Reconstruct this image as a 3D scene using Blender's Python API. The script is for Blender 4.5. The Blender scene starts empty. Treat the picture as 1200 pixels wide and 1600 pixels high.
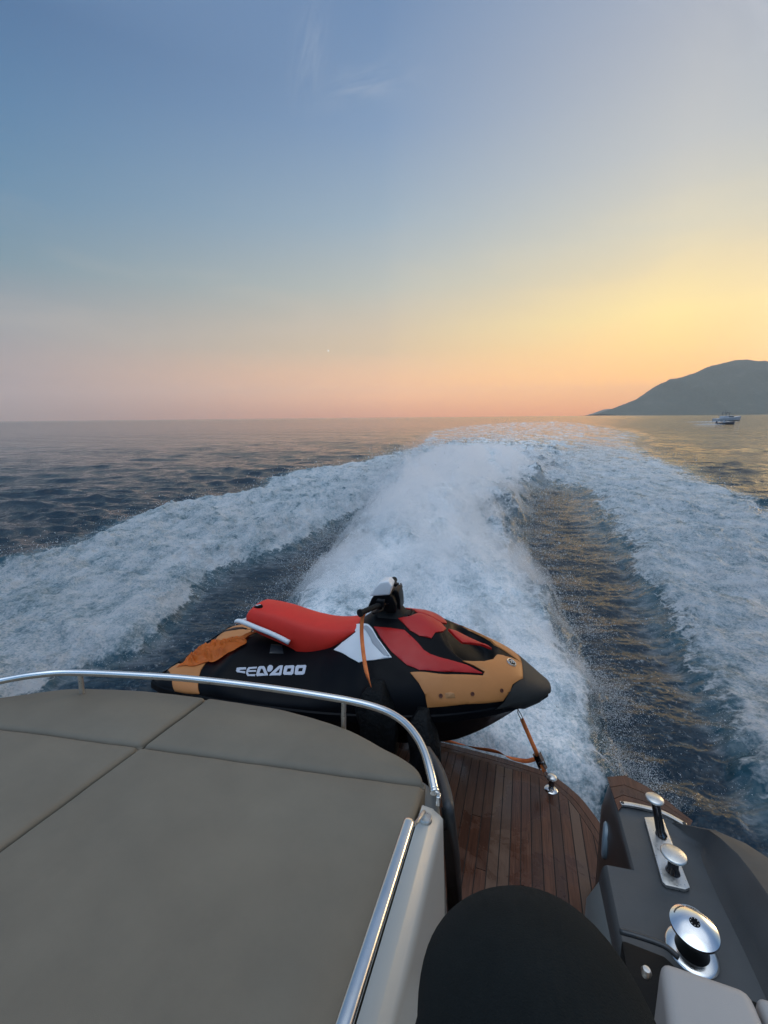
import bpy, bmesh, math, random
import numpy as np
from mathutils import Vector, Matrix

# ------------------------------------------------------------------ camera
CAM_H = 2.75                      # eye height above the sea
FPX = 650.0                       # focal length in photo pixels (1200 wide)
PITCH = math.radians(12.83)
ROLL = math.radians(0.57)
sc = bpy.context.scene
COL = sc.collection
_f = Vector((0, math.cos(PITCH), -math.sin(PITCH)))
_u0 = Vector((0, math.sin(PITCH), math.cos(PITCH)))
_r0 = Vector((1, 0, 0))
_r = _r0 * math.cos(ROLL) - _u0 * math.sin(ROLL)
_u = _u0 * math.cos(ROLL) + _r0 * math.sin(ROLL)
CAMP = Vector((0, 0, CAM_H))
cam_d = bpy.data.cameras.new('camera')
cam = bpy.data.objects.new('camera', cam_d)
COL.objects.link(cam)
cam.matrix_world = Matrix(((_r.x, _u.x, -_f.x, 0), (_r.y, _u.y, -_f.y, 0), (_r.z, _u.z, -_f.z, CAM_H), (0, 0, 0, 1)))
cam_d.sensor_fit = 'HORIZONTAL'
cam_d.sensor_width = 36
cam_d.lens = 36 * FPX / 1200
cam_d.clip_start = 0.02
cam_d.clip_end = 20000
sc.camera = cam

HAZE = 0.00015                    # haze density per metre

# ------------------------------------------------------------------ exposure
sc.view_settings.view_transform = 'Standard'
sc.view_settings.look = 'None'
sc.view_settings.exposure = 0
sc.view_settings.gamma = 1
sc.cycles.max_bounces = 6
sc.cycles.diffuse_bounces = 2
sc.cycles.glossy_bounces = 4
sc.cycles.transparent_max_bounces = 8
sc.cycles.volume_bounces = 3
sc.cycles.sample_clamp_indirect = 6
sc.cycles.caustics_reflective = False
sc.cycles.caustics_refractive = False

def lin(c):
    return tuple(((v / 255) / 12.92 if v / 255 <= 0.04045 else ((v / 255 + 0.055) / 1.055) ** 2.4) for v in c)

# ------------------------------------------------------------------ sun and sky
GLOW_AZ = math.radians(33)        # the brightest part of the evening glow
SUN_AZ = math.radians(59)         # to the right of the view direction (+Y)
SUN_EL = math.radians(5.5)
sd = bpy.data.lights.new('sun', 'SUN')
sd.energy = 0.07
sd.angle = math.radians(14)
sd.color = (1.0, 0.62, 0.34)
sun = bpy.data.objects.new('sun', sd)
COL.objects.link(sun)
sdir = Vector((math.sin(SUN_AZ) * math.cos(SUN_EL), math.cos(SUN_AZ) * math.cos(SUN_EL), math.sin(SUN_EL)))
sun.rotation_euler = (-sdir).to_track_quat('-Z', 'Y').to_euler()
sun.location = (30, 30, 12)

class NT:
    """small helper for node trees"""
    def __init__(s, tree):
        s.t = tree; s.n = tree.nodes; s.l = tree.links
    def new(s, typ, **kw):
        n = s.n.new(typ)
        for k, v in kw.items(): setattr(n, k, v)
        return n
    def put(s, sock, v):
        if isinstance(v, bpy.types.NodeSocket): s.l.new(v, sock)
        elif v is not None:
            if isinstance(v, (tuple, list)) and len(v) == 3 and sock.type == 'RGBA': v = (*v, 1)
            sock.default_value = v
    def math(s, op, a, b=None, c=None, clamp=False):
        n = s.new('ShaderNodeMath', operation=op); n.use_clamp = clamp
        for i, v in enumerate((a, b, c)):
            if v is not None: s.put(n.inputs[i], v)
        return n.outputs[0]
    def vmath(s, op, a, b=None, out=0):
        n = s.new('ShaderNodeVectorMath', operation=op)
        s.put(n.inputs[0], a)
        if b is not None: s.put(n.inputs[3 if op == 'SCALE' else 1], b)
        return n.outputs[out]
    def mapr(s, v, a, b, c=0.0, d=1.0, smooth=False):
        n = s.new('ShaderNodeMapRange')
        if smooth: n.interpolation_type = 'SMOOTHSTEP'
        for i, x in enumerate((v, a, b, c, d)): s.put(n.inputs[i], x)
        return n.outputs[0]
    def mix(s, f, a, b, mode='MIX'):
        n = s.new('ShaderNodeMix', data_type='RGBA', blend_type=mode)
        s.put(n.inputs[0], f); s.put(n.inputs[6], a); s.put(n.inputs[7], b)
        return n.outputs[2]
    def noise(s, vec, scale, detail=4.0, rough=0.55, dist=0.0, col=False, lac=2.0):
        n = s.new('ShaderNodeTexNoise')
        if vec is not None: s.l.new(vec, n.inputs['Vector'])
        n.inputs['Scale'].default_value = scale; n.inputs['Detail'].default_value = detail
        n.inputs['Roughness'].default_value = rough; n.inputs['Distortion'].default_value = dist
        n.inputs['Lacunarity'].default_value = lac
        return n.outputs[1 if col else 0]
    def ramp(s, v, stops, interp='EASE'):
        n = s.new('ShaderNodeValToRGB'); cr = n.color_ramp; cr.interpolation = interp
        while len(cr.elements) < len(stops): cr.elements.new(0.5)
        for e, (p, c) in zip(cr.elements, stops):
            e.position = p; e.color = (*c, 1) if len(c) == 3 else c
        s.put(n.inputs[0], v)
        return n.outputs[0]

w = bpy.data.worlds.new('World'); sc.world = w; w.use_nodes = True
W = NT(w.node_tree)
for n in list(W.n): W.n.remove(n)
tc = W.new('ShaderNodeTexCoord')
sx = W.new('ShaderNodeSeparateXYZ'); W.l.new(tc.outputs['Generated'], sx.inputs[0])
el = W.math('MULTIPLY', W.math('ARCSINE', sx.outputs[2]), 180 / math.pi)            # elevation in degrees
elf = W.math('DIVIDE', W.math('MAXIMUM', el, 0.0), 90.0)
hx = W.math('MULTIPLY', sx.outputs[0], math.sin(GLOW_AZ)); hy = W.math('MULTIPLY', sx.outputs[1], math.cos(GLOW_AZ))
hl = W.math('SQRT', W.math('ADD', W.math('POWER', sx.outputs[0], 2.0), W.math('POWER', sx.outputs[1], 2.0)))
ca = W.math('DIVIDE', W.math('ADD', hx, hy), W.math('MAXIMUM', hl, 0.001))
az = W.math('MULTIPLY', W.math('ARCCOSINE', W.math('MINIMUM', W.math('MAXIMUM', ca, -1.0), 1.0)), 180 / math.pi)
HAZE_S = (0.23, 0.235, 0.245)       # light the haze itself sends back, so that sky + haze together have the evening colours
def air(e, c):
    L_ = min(400 / max(math.sin(math.radians(e)), 1e-3), 6400 / math.cos(math.radians(min(e, 80)))); T = math.exp(-HAZE * L_)
    return tuple(max(0.0, (v - s * (1 - T)) / T) / 2 for v, s in zip(lin(c), HAZE_S))
def R(rows):
    rows = sorted(rows + [(3.6, tuple(np.interp(3.6, [r_[0] for r_ in rows], [r_[1][k] for r_ in rows]) for k in range(3)))])
    return [(e / 90.0, air(e, c)) for e, c in rows]
ZEN = [(48, (134, 158, 192)), (60, (218, 234, 254)), (90, (272, 280, 290))]  # upper sky above the view, raised to add fill light
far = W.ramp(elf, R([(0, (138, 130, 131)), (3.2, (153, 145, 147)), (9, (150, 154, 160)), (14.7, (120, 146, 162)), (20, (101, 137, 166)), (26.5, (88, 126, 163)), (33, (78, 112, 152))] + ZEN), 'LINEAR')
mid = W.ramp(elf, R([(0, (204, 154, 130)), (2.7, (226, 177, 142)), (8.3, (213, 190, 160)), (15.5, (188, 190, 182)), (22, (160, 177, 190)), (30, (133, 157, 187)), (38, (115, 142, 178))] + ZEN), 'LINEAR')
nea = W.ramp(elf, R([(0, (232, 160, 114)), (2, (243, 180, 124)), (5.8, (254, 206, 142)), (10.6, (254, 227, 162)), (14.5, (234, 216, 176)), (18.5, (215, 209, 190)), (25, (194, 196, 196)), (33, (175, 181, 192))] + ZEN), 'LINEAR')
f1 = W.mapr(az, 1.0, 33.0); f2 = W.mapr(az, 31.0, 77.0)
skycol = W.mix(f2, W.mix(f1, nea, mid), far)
# the aureole round the sun, which stands just outside the view
sdv = (math.sin(SUN_AZ) * math.cos(SUN_EL), math.cos(SUN_AZ) * math.cos(SUN_EL), math.sin(SUN_EL))
sa = W.math('MULTIPLY', W.math('ARCCOSINE', W.math('MINIMUM', W.vmath('DOT_PRODUCT', tc.outputs['Generated'], sdv, out=1), 1.0)), 180 / math.pi)
aur = W.math('EXPONENT', W.math('MULTIPLY', W.math('POWER', W.math('DIVIDE', sa, 8.0), 2.0), -1.0))
aur = W.math('ADD', aur, W.math('MULTIPLY', W.math('EXPONENT', W.math('MULTIPLY', W.math('POWER', W.math('DIVIDE', sa, 15.0), 2.0), -1.0)), 0.02))
au = W.new('ShaderNodeCombineXYZ')
for i_, v_ in enumerate((9.0, 6.2, 3.0)): W.l.new(W.math('MULTIPLY', aur, v_), au.inputs[i_])
skycol = W.vmath('ADD', skycol, au.outputs[0])
# the unseen sky behind the camera is brightened further down
# thin cirrus wisps high up, placed by direction
def wisp(direction, along, halfw, halfl, seed):
    d = Vector(direction).normalized(); a = Vector(along); a = (a - d * a.dot(d)).normalized(); b = d.cross(a)
    pa = W.vmath('DOT_PRODUCT', tc.outputs['Generated'], tuple(a), out=1)
    pb = W.vmath('DOT_PRODUCT', tc.outputs['Generated'], tuple(b), out=1)
    pd = W.vmath('DOT_PRODUCT', tc.outputs['Generated'], tuple(d), out=1)
    cmb = W.new('ShaderNodeCombineXYZ'); W.l.new(W.math('MULTIPLY', pa, 9.0), cmb.inputs[0]); W.l.new(W.math('MULTIPLY', pb, 40.0), cmb.inputs[1]); cmb.inputs[2].default_value = seed
    nz = W.noise(cmb.outputs[0], 1.0, 5.0, 0.6, 0.6)
    m = W.math('EXPONENT', W.math('MULTIPLY', W.math('ADD', W.math('POWER', W.math('DIVIDE', pa, halfl), 2.0), W.math('POWER', W.math('DIVIDE', pb, halfw), 2.0)), -1.0))
    m = W.math('MULTIPLY', m, W.mapr(nz, 0.42, 0.72))
    return W.math('MULTIPLY', m, W.math('GREATER_THAN', pd, 0.0))
def cdir(px, py): return _f + _r * ((px - 600) / FPX) + _u * ((800 - py) / FPX)
ws = [wisp(cdir(482, 80), cdir(488, 50) - cdir(478, 110), 0.022, 0.05, 3.0),
      wisp(cdir(585, 132), cdir(630, 118) - cdir(550, 140), 0.022, 0.075, 7.0),
      wisp(cdir(1185, 40), cdir(1150, 0) - cdir(1210, 90), 0.05, 0.16, 11.0)]
# unseen sky behind the camera, brightened as added fill for surfaces facing it
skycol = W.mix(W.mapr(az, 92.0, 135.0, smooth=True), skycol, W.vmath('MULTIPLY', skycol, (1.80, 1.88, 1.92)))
cl = W.math('ADD', W.math('ADD', ws[0], ws[1]), ws[2], clamp=True)
skycol = W.mix(W.math('MULTIPLY', cl, 0.30), skycol, tuple(v / 2 for v in lin((205, 208, 215))))
# uneven thin haze in the glow
nzb = W.noise(W.vmath('MULTIPLY', tc.outputs['Generated'], (3.0, 3.0, 14.0)), 1.0, 3.0, 0.5, 0.4)
skycol = W.mix(W.math('MULTIPLY', W.mapr(nzb, 0.42, 0.7, smooth=True), W.math('MULTIPLY', W.mapr(el, 3.0, 9.0), W.mapr(el, 24.0, 12.0, 0.0, 0.16))), skycol, W.mix(f1, tuple(v * .7 for v in lin((255, 226, 150))), tuple(v * .62 for v in lin((205, 190, 175)))))
sky = W.new('ShaderNodeTexSky', sky_type='NISHITA')
sky.sun_disc = False; sky.sun_elevation = SUN_EL; sky.sun_rotation = SUN_AZ
sky.dust_density = 2.0
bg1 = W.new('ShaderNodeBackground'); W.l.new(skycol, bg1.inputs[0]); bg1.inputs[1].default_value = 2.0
bg2 = W.new('ShaderNodeBackground'); W.l.new(sky.outputs[0], bg2.inputs[0]); bg2.inputs[1].default_value = 0.0
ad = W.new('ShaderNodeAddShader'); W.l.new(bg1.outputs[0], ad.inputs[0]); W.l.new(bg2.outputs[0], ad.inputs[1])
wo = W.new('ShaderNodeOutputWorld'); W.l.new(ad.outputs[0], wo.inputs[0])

# ------------------------------------------------------------------ helpers
def at(px, py, z):
    """point on the horizontal plane of height z seen at a pixel of the photo"""
    d = cdir(px, py); k = (z - CAM_H) / d.z
    return CAMP + d * k

def tag(o, label=None, cat=None, group=None, kind=None):
    if label: o['label'] = label
    if cat: o['category'] = cat
    if group: o['group'] = group
    if kind: o['kind'] = kind
    return o

def empty(name, loc=(0, 0, 0), rz=0.0):
    o = bpy.data.objects.new(name, None); COL.objects.link(o)
    o.location = loc; o.rotation_euler = (0, 0, rz); o.empty_display_size = 0.1
    return o

def link_mesh(name, me, mat, parent=None, smooth=True):
    o = bpy.data.objects.new(name, me); COL.objects.link(o)
    if mat: me.materials.append(mat)
    if smooth:
        me.polygons.foreach_set('use_smooth', [True] * len(me.polygons))
    if parent: o.parent = parent
    return o

def build(name, bm, mat, parent=None, smooth=True, bevel=0.0, seg=2, weld=True, autos=None):
    if weld: bmesh.ops.remove_doubles(bm, verts=bm.verts, dist=1e-5)
    bmesh.ops.recalc_face_normals(bm, faces=bm.faces)
    if bevel > 0:
        es = [e for e in bm.edges if len(e.link_faces) == 2 and e.calc_face_angle(0) > math.radians(32)]
        if es: bmesh.ops.bevel(bm, geom=es, offset=bevel, segments=seg, profile=0.6, affect='EDGES', clamp_overlap=True)
    if autos is not None:
        for e in bm.edges:
            e.smooth = not (len(e.link_faces) == 2 and e.calc_face_angle(0) > math.radians(autos))
    me = bpy.data.meshes.new(name); bm.to_mesh(me); bm.free()
    return link_mesh(name, me, mat, parent, smooth)

def add_box(bm, c, s, rot=None):
    m = Matrix.Translation(Vector(c)) @ (rot.to_4x4() if rot else Matrix()) @ Matrix.Diagonal((*s, 1))
    bmesh.ops.create_cube(bm, size=1.0, matrix=m)

def catmull(pts, n=8, closed=False):
    P = [Vector(p) for p in pts]; out = []
    m = len(P)
    rng = range(m) if closed else range(m - 1)
    for i in rng:
        p1, p2 = P[i], P[(i + 1) % m]
        p0 = P[(i - 1) % m] if (closed or i > 0) else p1 * 2 - p2
        p3 = P[(i + 2) % m] if (closed or i < m - 2) else p2 * 2 - p1
        for k in range(n):
            t = k / n
            out.append(0.5 * ((2 * p1) + (p2 - p0) * t + (2 * p0 - 5 * p1 + 4 * p2 - p3) * t * t + (3 * p1 - p0 - 3 * p2 + p3) * t ** 3))
    if not closed: out.append(P[-1])
    return out

def add_tube(bm, pts, r, seg=12, cap=True, up=Vector((0, 0, 1)), flat=1.0):
    """sweep a circle (or flattened circle) along points; r a number or a list"""
    pts = [Vector(p) for p in pts]; n = len(pts)
    rs = r if isinstance(r, (list, tuple)) else [r] * n
    rings = []; prev = None
    for i, p in enumerate(pts):
        t = (pts[min(i + 1, n - 1)] - pts[max(i - 1, 0)]).normalized()
        ref = prev if prev is not None else up
        s = ref - t * ref.dot(t)
        if s.length < 1e-4: s = Vector((1, 0, 0)) - t * t.x
        s.normalize(); prev = s; b = t.cross(s)
        rings.append([bm.verts.new(p + s * (math.cos(a) * rs[i] * flat) + b * (math.sin(a) * rs[i])) for a in (2 * math.pi * k / seg for k in range(seg))])
    for a, b in zip(rings, rings[1:]):
        for k in range(seg): bm.faces.new((a[k], a[(k + 1) % seg], b[(k + 1) % seg], b[k]))
    if cap:
        bm.faces.new(list(reversed(rings[0]))); bm.faces.new(rings[-1])

def add_ribbon(bm, pts, width, thick, side):
    """a strap: rectangular section swept along points; side = width direction (vector or list)"""
    pts = [Vector(p) for p in pts]; n = len(pts); rings = []
    for i, p in enumerate(pts):
        t = (pts[min(i + 1, n - 1)] - pts[max(i - 1, 0)]).normalized()
        sd_ = Vector(side[i] if isinstance(side, list) else side); s = (sd_ - t * sd_.dot(t)).normalized(); b = t.cross(s)
        w_ = width[i] if isinstance(width, list) else width
        rings.append([bm.verts.new(p + s * a * w_ / 2 + b * c * thick / 2) for a, c in ((-1, -1), (1, -1), (1, 1), (-1, 1))])
    for a, b in zip(rings, rings[1:]):
        for k in range(4): bm.faces.new((a[k], a[(k + 1) % 4], b[(k + 1) % 4], b[k]))
    bm.faces.new(list(reversed(rings[0]))); bm.faces.new(rings[-1])

def add_lathe(bm, prof, seg=32, mat=None):
    """prof: list of (radius, z); revolved about z, then transformed"""
    M = mat or Matrix(); rings = []
    for r_, z_ in prof:
        if r_ < 1e-6: rings.append([bm.verts.new(M @ Vector((0, 0, z_)))])
        else: rings.append([bm.verts.new(M @ Vector((r_ * math.cos(2 * math.pi * k / seg), r_ * math.sin(2 * math.pi * k / seg), z_))) for k in range(seg)])
    for a, b in zip(rings, rings[1:]):
        if len(a) == 1 and len(b) == 1: continue
        for k in range(seg):
            k2 = (k + 1) % seg
            if len(a) == 1: bm.faces.new((a[0], b[k2], b[k]))
            elif len(b) == 1: bm.faces.new((a[k], a[k2], b[0]))
            else: bm.faces.new((a[k], a[k2], b[k2], b[k]))

def add_prism(bm, poly, z0, z1, M=None):
    """poly: 2d points; extruded from z0 to z1 (numbers or per-point lists)"""
    M = M or Matrix(); n = len(poly)
    g = lambda z, i: z[i] if isinstance(z, (list, tuple)) else z
    lo = [bm.verts.new(M @ Vector((p[0], p[1], g(z0, i)))) for i, p in enumerate(poly)]
    hi = [bm.verts.new(M @ Vector((p[0], p[1], g(z1, i)))) for i, p in enumerate(poly)]
    bm.faces.new(list(reversed(lo))); bm.faces.new(hi)
    for i in range(n):
        j = (i + 1) % n
        bm.faces.new((lo[i], lo[j], hi[j], hi[i]))

def principled(name, col, rough=0.5, metal=0.0, spec=0.5, coat=0.0, var=0.0, vscale=4.0, bump=0.0, bscale=80.0, rvar=0.0, sheen=0.0):
    m = bpy.data.materials.new(name); m.use_nodes = True
    N = NT(m.node_tree); b = N.n['Principled BSDF']
    tcn = N.new('ShaderNodeTexCoord').outputs['Object']
    b.inputs['Base Color'].default_value = (*col, 1)
    b.inputs['Roughness'].default_value = rough; b.inputs['Metallic'].default_value = metal
    b.inputs['Specular IOR Level'].default_value = spec; b.inputs['Coat Weight'].default_value = coat
    if sheen: b.inputs['Sheen Weight'].default_value = sheen
    if var:
        nz = N.noise(tcn, vscale, 6.0, 0.6)
        c = N.mix(N.mapr(nz, 0.3, 0.7), tuple(x * (1 - var) for x in col), tuple(min(1, x * (1 + var)) for x in col))
        N.l.new(c, b.inputs['Base Color'])
    if rvar:
        nz = N.noise(tcn, vscale * 3.1, 5.0, 0.65)
        N.l.new(N.mapr(nz, 0.3, 0.7, rough * (1 - rvar), min(1, rough * (1 + rvar))), b.inputs['Roughness'])
    if bump:
        bn = N.new('ShaderNodeBump'); bn.inputs['Strength'].default_value = bump; bn.inputs['Distance'].default_value = 0.002
        N.l.new(N.noise(tcn, bscale, 4.0, 0.6), bn.inputs['Height']); N.l.new(bn.outputs[0], b.inputs['Normal'])
    return m
# ------------------------------------------------------------------ sea
rng = np.random.default_rng(7)
def _hash(ix, iy, seed):
    h = (ix.astype(np.int64) * 374761393 + iy.astype(np.int64) * 668265263 + seed * 1442695041) & 0xFFFFFFFF
    h = ((h ^ (h >> 13)) * 1274126177) & 0xFFFFFFFF
    return (h ^ (h >> 16)) & 0xFFFFFFFF
def gnoise(x, y, seed=0):
    """2D gradient noise about -1..1"""
    ix = np.floor(x); iy = np.floor(y); fx = x - ix; fy = y - iy
    ux = fx * fx * fx * (fx * (fx * 6 - 15) + 10); uy = fy * fy * fy * (fy * (fy * 6 - 15) + 10)
    r = []
    for dx, dy in ((0, 0), (1, 0), (0, 1), (1, 1)):
        a = _hash(ix + dx, iy + dy, seed) * (2 * math.pi / 4294967296.0)
        r.append(np.cos(a) * (fx - dx) + np.sin(a) * (fy - dy))
    return 1.5 * ((r[0] * (1 - ux) + r[1] * ux) * (1 - uy) + (r[2] * (1 - ux) + r[3] * ux) * uy)
def fbm(x, y, oct=4, gain=0.5, seed=0, billow=False):
    s = 0; a = 1.0; n = 0
    for o in range(oct):
        v = gnoise(x * 2 ** o + 17.3 * o, y * 2 ** o - 9.1 * o, seed + o)
        if billow: v = 1 - 2 * np.abs(v)
        s = s + a * v; n += a; a *= gain
    return s / n
def smooth(a, b, x):
    t = np.clip((x - a) / (b - a), 0, 1); return t * t * (3 - 2 * t)

def ground_poly(pix, n=5, z=0.0):
    P = [at(px, py, z) for px, py in pix]
    P = catmull([(p.x, p.y, 0) for p in P], n, closed=True)
    return np.array([(p.x, p.y) for p in P])
def sdist(poly, x, y):
    """signed distance, positive inside"""
    d2 = np.full(x.shape, 1e18); inside = np.zeros(x.shape, bool)
    n = len(poly)
    for i in range(n):
        ax, ay = poly[i]; bx, by = poly[(i + 1) % n]
        ex, ey = bx - ax, by - ay; L = ex * ex + ey * ey + 1e-12
        t = np.clip(((x - ax) * ex + (y - ay) * ey) / L, 0, 1)
        dx = x - ax - t * ex; dy = y - ay - t * ey
        d2 = np.minimum(d2, dx * dx + dy * dy)
        c = ((ay > y) != (by > y)) & (x < ex * (y - ay) / (ey if abs(ey) > 1e-12 else 1e-12) + ax)
        inside ^= c
    return np.where(inside, 1, -1) * np.sqrt(d2)

# outlines of the wake on the water, clockwise, one point per bend
LEFT_FOAM = ground_poly([(-420, 1060), (-150, 950), (0, 884), (100, 852), (200, 806), (300, 778), (380, 768), (440, 742), (520, 726), (600, 710), (648, 690), (668, 675), (720, 666), (800, 659.5),
                         (830, 661), (790, 680), (740, 710), (690, 745), (620, 775), (560, 800), (500, 832), (440, 864), (370, 880), (320, 915), (280, 970), (230, 1005), (150, 1035), (60, 1075), (-100, 1200), (-420, 1400)])
PLUME = ground_poly([(300, 1500), (360, 1100), (430, 965), (480, 900), (520, 850), (560, 790), (610, 735), (680, 695), (750, 668), (810, 660), (880, 659),
                     (925, 672), (905, 700), (880, 740), (835, 775), (820, 830), (850, 900), (905, 1000), (945, 1090), (975, 1180), (1010, 1300), (1060, 1500)])
RIGHT_FOAM = ground_poly([(858, 657.5), (900, 660), (960, 668), (1003, 676), (1010, 690), (1040, 706), (1080, 728), (1120, 748), (1200, 782), (1400, 880), (1900, 1200), (2100, 1700), (1500, 1700), (1330, 1500), (1215, 1330), (1155, 1230),
                          (1108, 1120), (1052, 1030), (1015, 960), (982, 900), (948, 848), (918, 800), (905, 772), (885, 762), (850, 758), (815, 730), (800, 690), (835, 665)])
WAKE_ALL = ground_poly([(-420, 1060), (0, 884), (200, 806), (380, 768), (600, 710), (668, 675), (800, 658.5), (900, 658.5), (1003, 674), (1040, 706), (1200, 782), (1500, 920), (1900, 1200), (2100, 1700), (600, 2400), (-420, 1500)])

TH_F = np.radians(np.linspace(-49, 49, 1150))
TH_C = np.radians(np.linspace(49, 311, 130))[1:-1]
TH = np.concatenate([TH_F, TH_C]); NTH = len(TH)
rr = [0.9]
while rr[-1] < 6000: rr.append(rr[-1] + max(rr[-1] ** 2 / 3000.0, 0.014 if rr[-1] > 3 else 0.035))
RR = np.array(rr); RR[-1] = 6200; NR = len(RR)
Rg, Tg = np.meshgrid(RR, TH, indexing='ij')
X = (Rg * np.sin(Tg)).ravel(); Y = (Rg * np.cos(Tg)).ravel(); Rf = Rg.ravel()
DR = np.maximum(Rf ** 2 / 3000.0, 0.014)
COARSE = (np.abs(Tg.ravel()) > math.radians(49.1))
DR = np.where(COARSE, np.maximum(DR, Rf * 0.035), DR)

# warp the outlines so their edges are ragged
wl = np.clip(0.16 + Rf * 0.018, 0, 1.8)
wx = X + wl * (fbm(X / (wl * 4), Y / (wl * 4), 4, 0.6, 11) + 0.4 * fbm(X / (wl * 1.2), Y / (wl * 1.2), 2, 0.5, 15))
wy = Y + wl * (fbm(X / (wl * 4), Y / (wl * 4), 4, 0.6, 31) + 0.4 * fbm(X / (wl * 1.2), Y / (wl * 1.2), 2, 0.5, 35))
near = Rf < 700
def sd_near(poly):
    out = np.full(X.shape, -50.0); out[near] = sdist(poly, wx[near], wy[near]); return out
dL = sd_near(LEFT_FOAM); dP = sd_near(PLUME); dR = sd_near(RIGHT_FOAM); dW = sd_near(WAKE_ALL)

sc_w = np.clip(Rf / 12.0, 0.35, 3.0)              # the wake's own feature size grows astern
inL = smooth(-0.15, 0.9, dL / sc_w); inR = smooth(-0.15, 0.9, dR / sc_w); inP = smooth(-0.1, 0.7, dP / sc_w)
wake = smooth(0.2, 0.9, dW / sc_w)
trough = wake * (1 - np.maximum(np.maximum(inL, inR), inP))

# open water: directional waves, crests sharpened a little
Z = np.zeros_like(X); DX = np.zeros_like(X); DY = np.zeros_like(X)
NW = 110
lam = np.exp(rng.uniform(math.log(0.25), math.log(4.5), NW))
ang = rng.normal(math.radians(78), math.radians(24), NW)
ph = rng.uniform(0, 2 * math.pi, NW)
gust = 0.75 + 0.5 * fbm(X / 9.0, Y / 5.0, 3, 0.5, 91)
for l, a, p in zip(lam, ang, ph):
    k = 2 * math.pi / l; kx, ky = math.cos(a) * k, math.sin(a) * k
    amp = 0.0082 * l ** 0.75 * (1.0 if l < 1.0 else 0.55)
    fade = np.clip((l / DR - 2.0) / 3.0, 0, 1)
    arg = kx * X + ky * Y + p
    s = amp * fade * gust
    Z += s * np.sin(arg); DX += s * 0.8 * math.cos(a) * np.cos(arg); DY += s * 0.8 * math.sin(a) * np.cos(arg)
sw = 0.075 * np.sin((X * 0.45 + Y * 0.95) * 2 * math.pi / 13.0 + 1.5 * fbm(X / 30, Y / 30, 2, 0.5, 71)) * np.clip((13 / DR - 2) / 3, 0, 1)
calm = 1 - 0.75 * wake
Z = Z * calm * 1.2 + sw * (1 - 0.6 * wake); DX *= calm; DY *= calm

# foam relief
df = np.clip(0.5 / DR, 0, 1)
mod = smooth(-0.45, 0.5, fbm(X / 1.9, Y / 1.5, 3, 0.55, 241))
lump = fbm(X / 0.85, Y / 0.85, 3, 0.6, 201) * (0.5 + mod); fine = fbm(X / 0.20, Y / 0.20, 4, 0.70, 211) * (0.35 + 1.3 * mod)
big = fbm(X / 2.6, Y / 2.6, 3, 0.5, 221)
amp_s = np.clip(Rf / 9.0, 0.55, 1.25) * np.clip(1.3 - Rf / 48.0, 0.10, 1)
Z += inL * amp_s * (0.15 + 0.17 * lump + 0.075 * fine + 0.15 * big)
Z += inR * amp_s * (0.10 + 0.12 * lump + 0.060 * fine + 0.17 * big)
ridge = smooth(0.0, 2.2, dP / sc_w)
Z += inP * amp_s * (0.10 + 0.50 * ridge + 0.28 * lump + 0.11 * fine + 0.34 * big)
Z -= trough * 0.16 * np.clip(Rf / 6, 0.5, 1)
# streaked chop in the troughs, drawn out along the flow
peb = fbm(X / 0.13, Y / 0.10, 3, 0.6, 301, True)
Z += trough * (0.016 * peb * df * np.clip(Rf / 10, .5, 1) + 0.05 * fbm(X / 0.9, Y / 0.35, 3, 0.5, 311) * np.clip(0.4 / DR, 0, 1))
foam = np.clip(smooth(-0.15, 0.5, dL / sc_w) * (0.84 + 0.6 * smooth(0.0, 0.9, dL / sc_w)) + 0.22 * inL * fbm(X / 1.1, Y / 0.7, 3, 0.6, 231), 0, 1)
foam = np.maximum(foam, np.clip(smooth(-0.15, 0.5, dR / sc_w) * (0.74 + 0.34 * smooth(0.0, 1.2, dR / sc_w) + 0.36 * big), 0, 1))
foam = np.maximum(foam, np.clip(inP * (0.75 + 0.4 * ridge), 0, 1))
streak = fbm(X * 0.8 + Y * 0.1, Y * 0.22, 4, 0.6, 401)
farf = smooth(14, 70, Rf)
foam = foam * (1 - farf * (0.30 - 0.75 * streak))
foam = np.clip(foam, 0, 1)
# the boat's own bottom pushes the water down: no wake inside its footprint
_cb, _sb = math.cos(math.radians(18.7)), math.sin(math.radians(18.7))
bu = X * _cb - Y * _sb; bv = X * _sb + Y * _cb
foot = np.minimum(smooth(2.6, 2.05, np.abs(bu + 1.24)), smooth(3.15, 2.75, bv))
Z = Z * (1 - foot) - 0.45 * foot
rise = smooth(2.7, 5.5, bv)
Z = np.where(Z > 0, Z * (0.45 + 0.55 * np.clip(rise + smooth(2.3, 3.5, np.abs(bu + 1.24)), 0, 1)), Z)
speck = trough * smooth(0.9, -0.9, dP / sc_w) * 0
aer = np.maximum(np.maximum(smooth(-0.3, 0.4, dL / sc_w), smooth(-0.3, 0.4, dR / sc_w)), smooth(-0.3, 0.4, dP / sc_w))
mist = smooth(0.0, 1.6, dP / sc_w)
edge = np.maximum(np.exp(-(dL / sc_w / 0.45) ** 2), np.exp(-(dR / sc_w / 0.36) ** 2)) * (trough > 0.02)
edge = edge * 0.85 * smooth(55, 28, Rf)
co = np.stack([X + DX, Y + DY, Z], 1)

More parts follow.
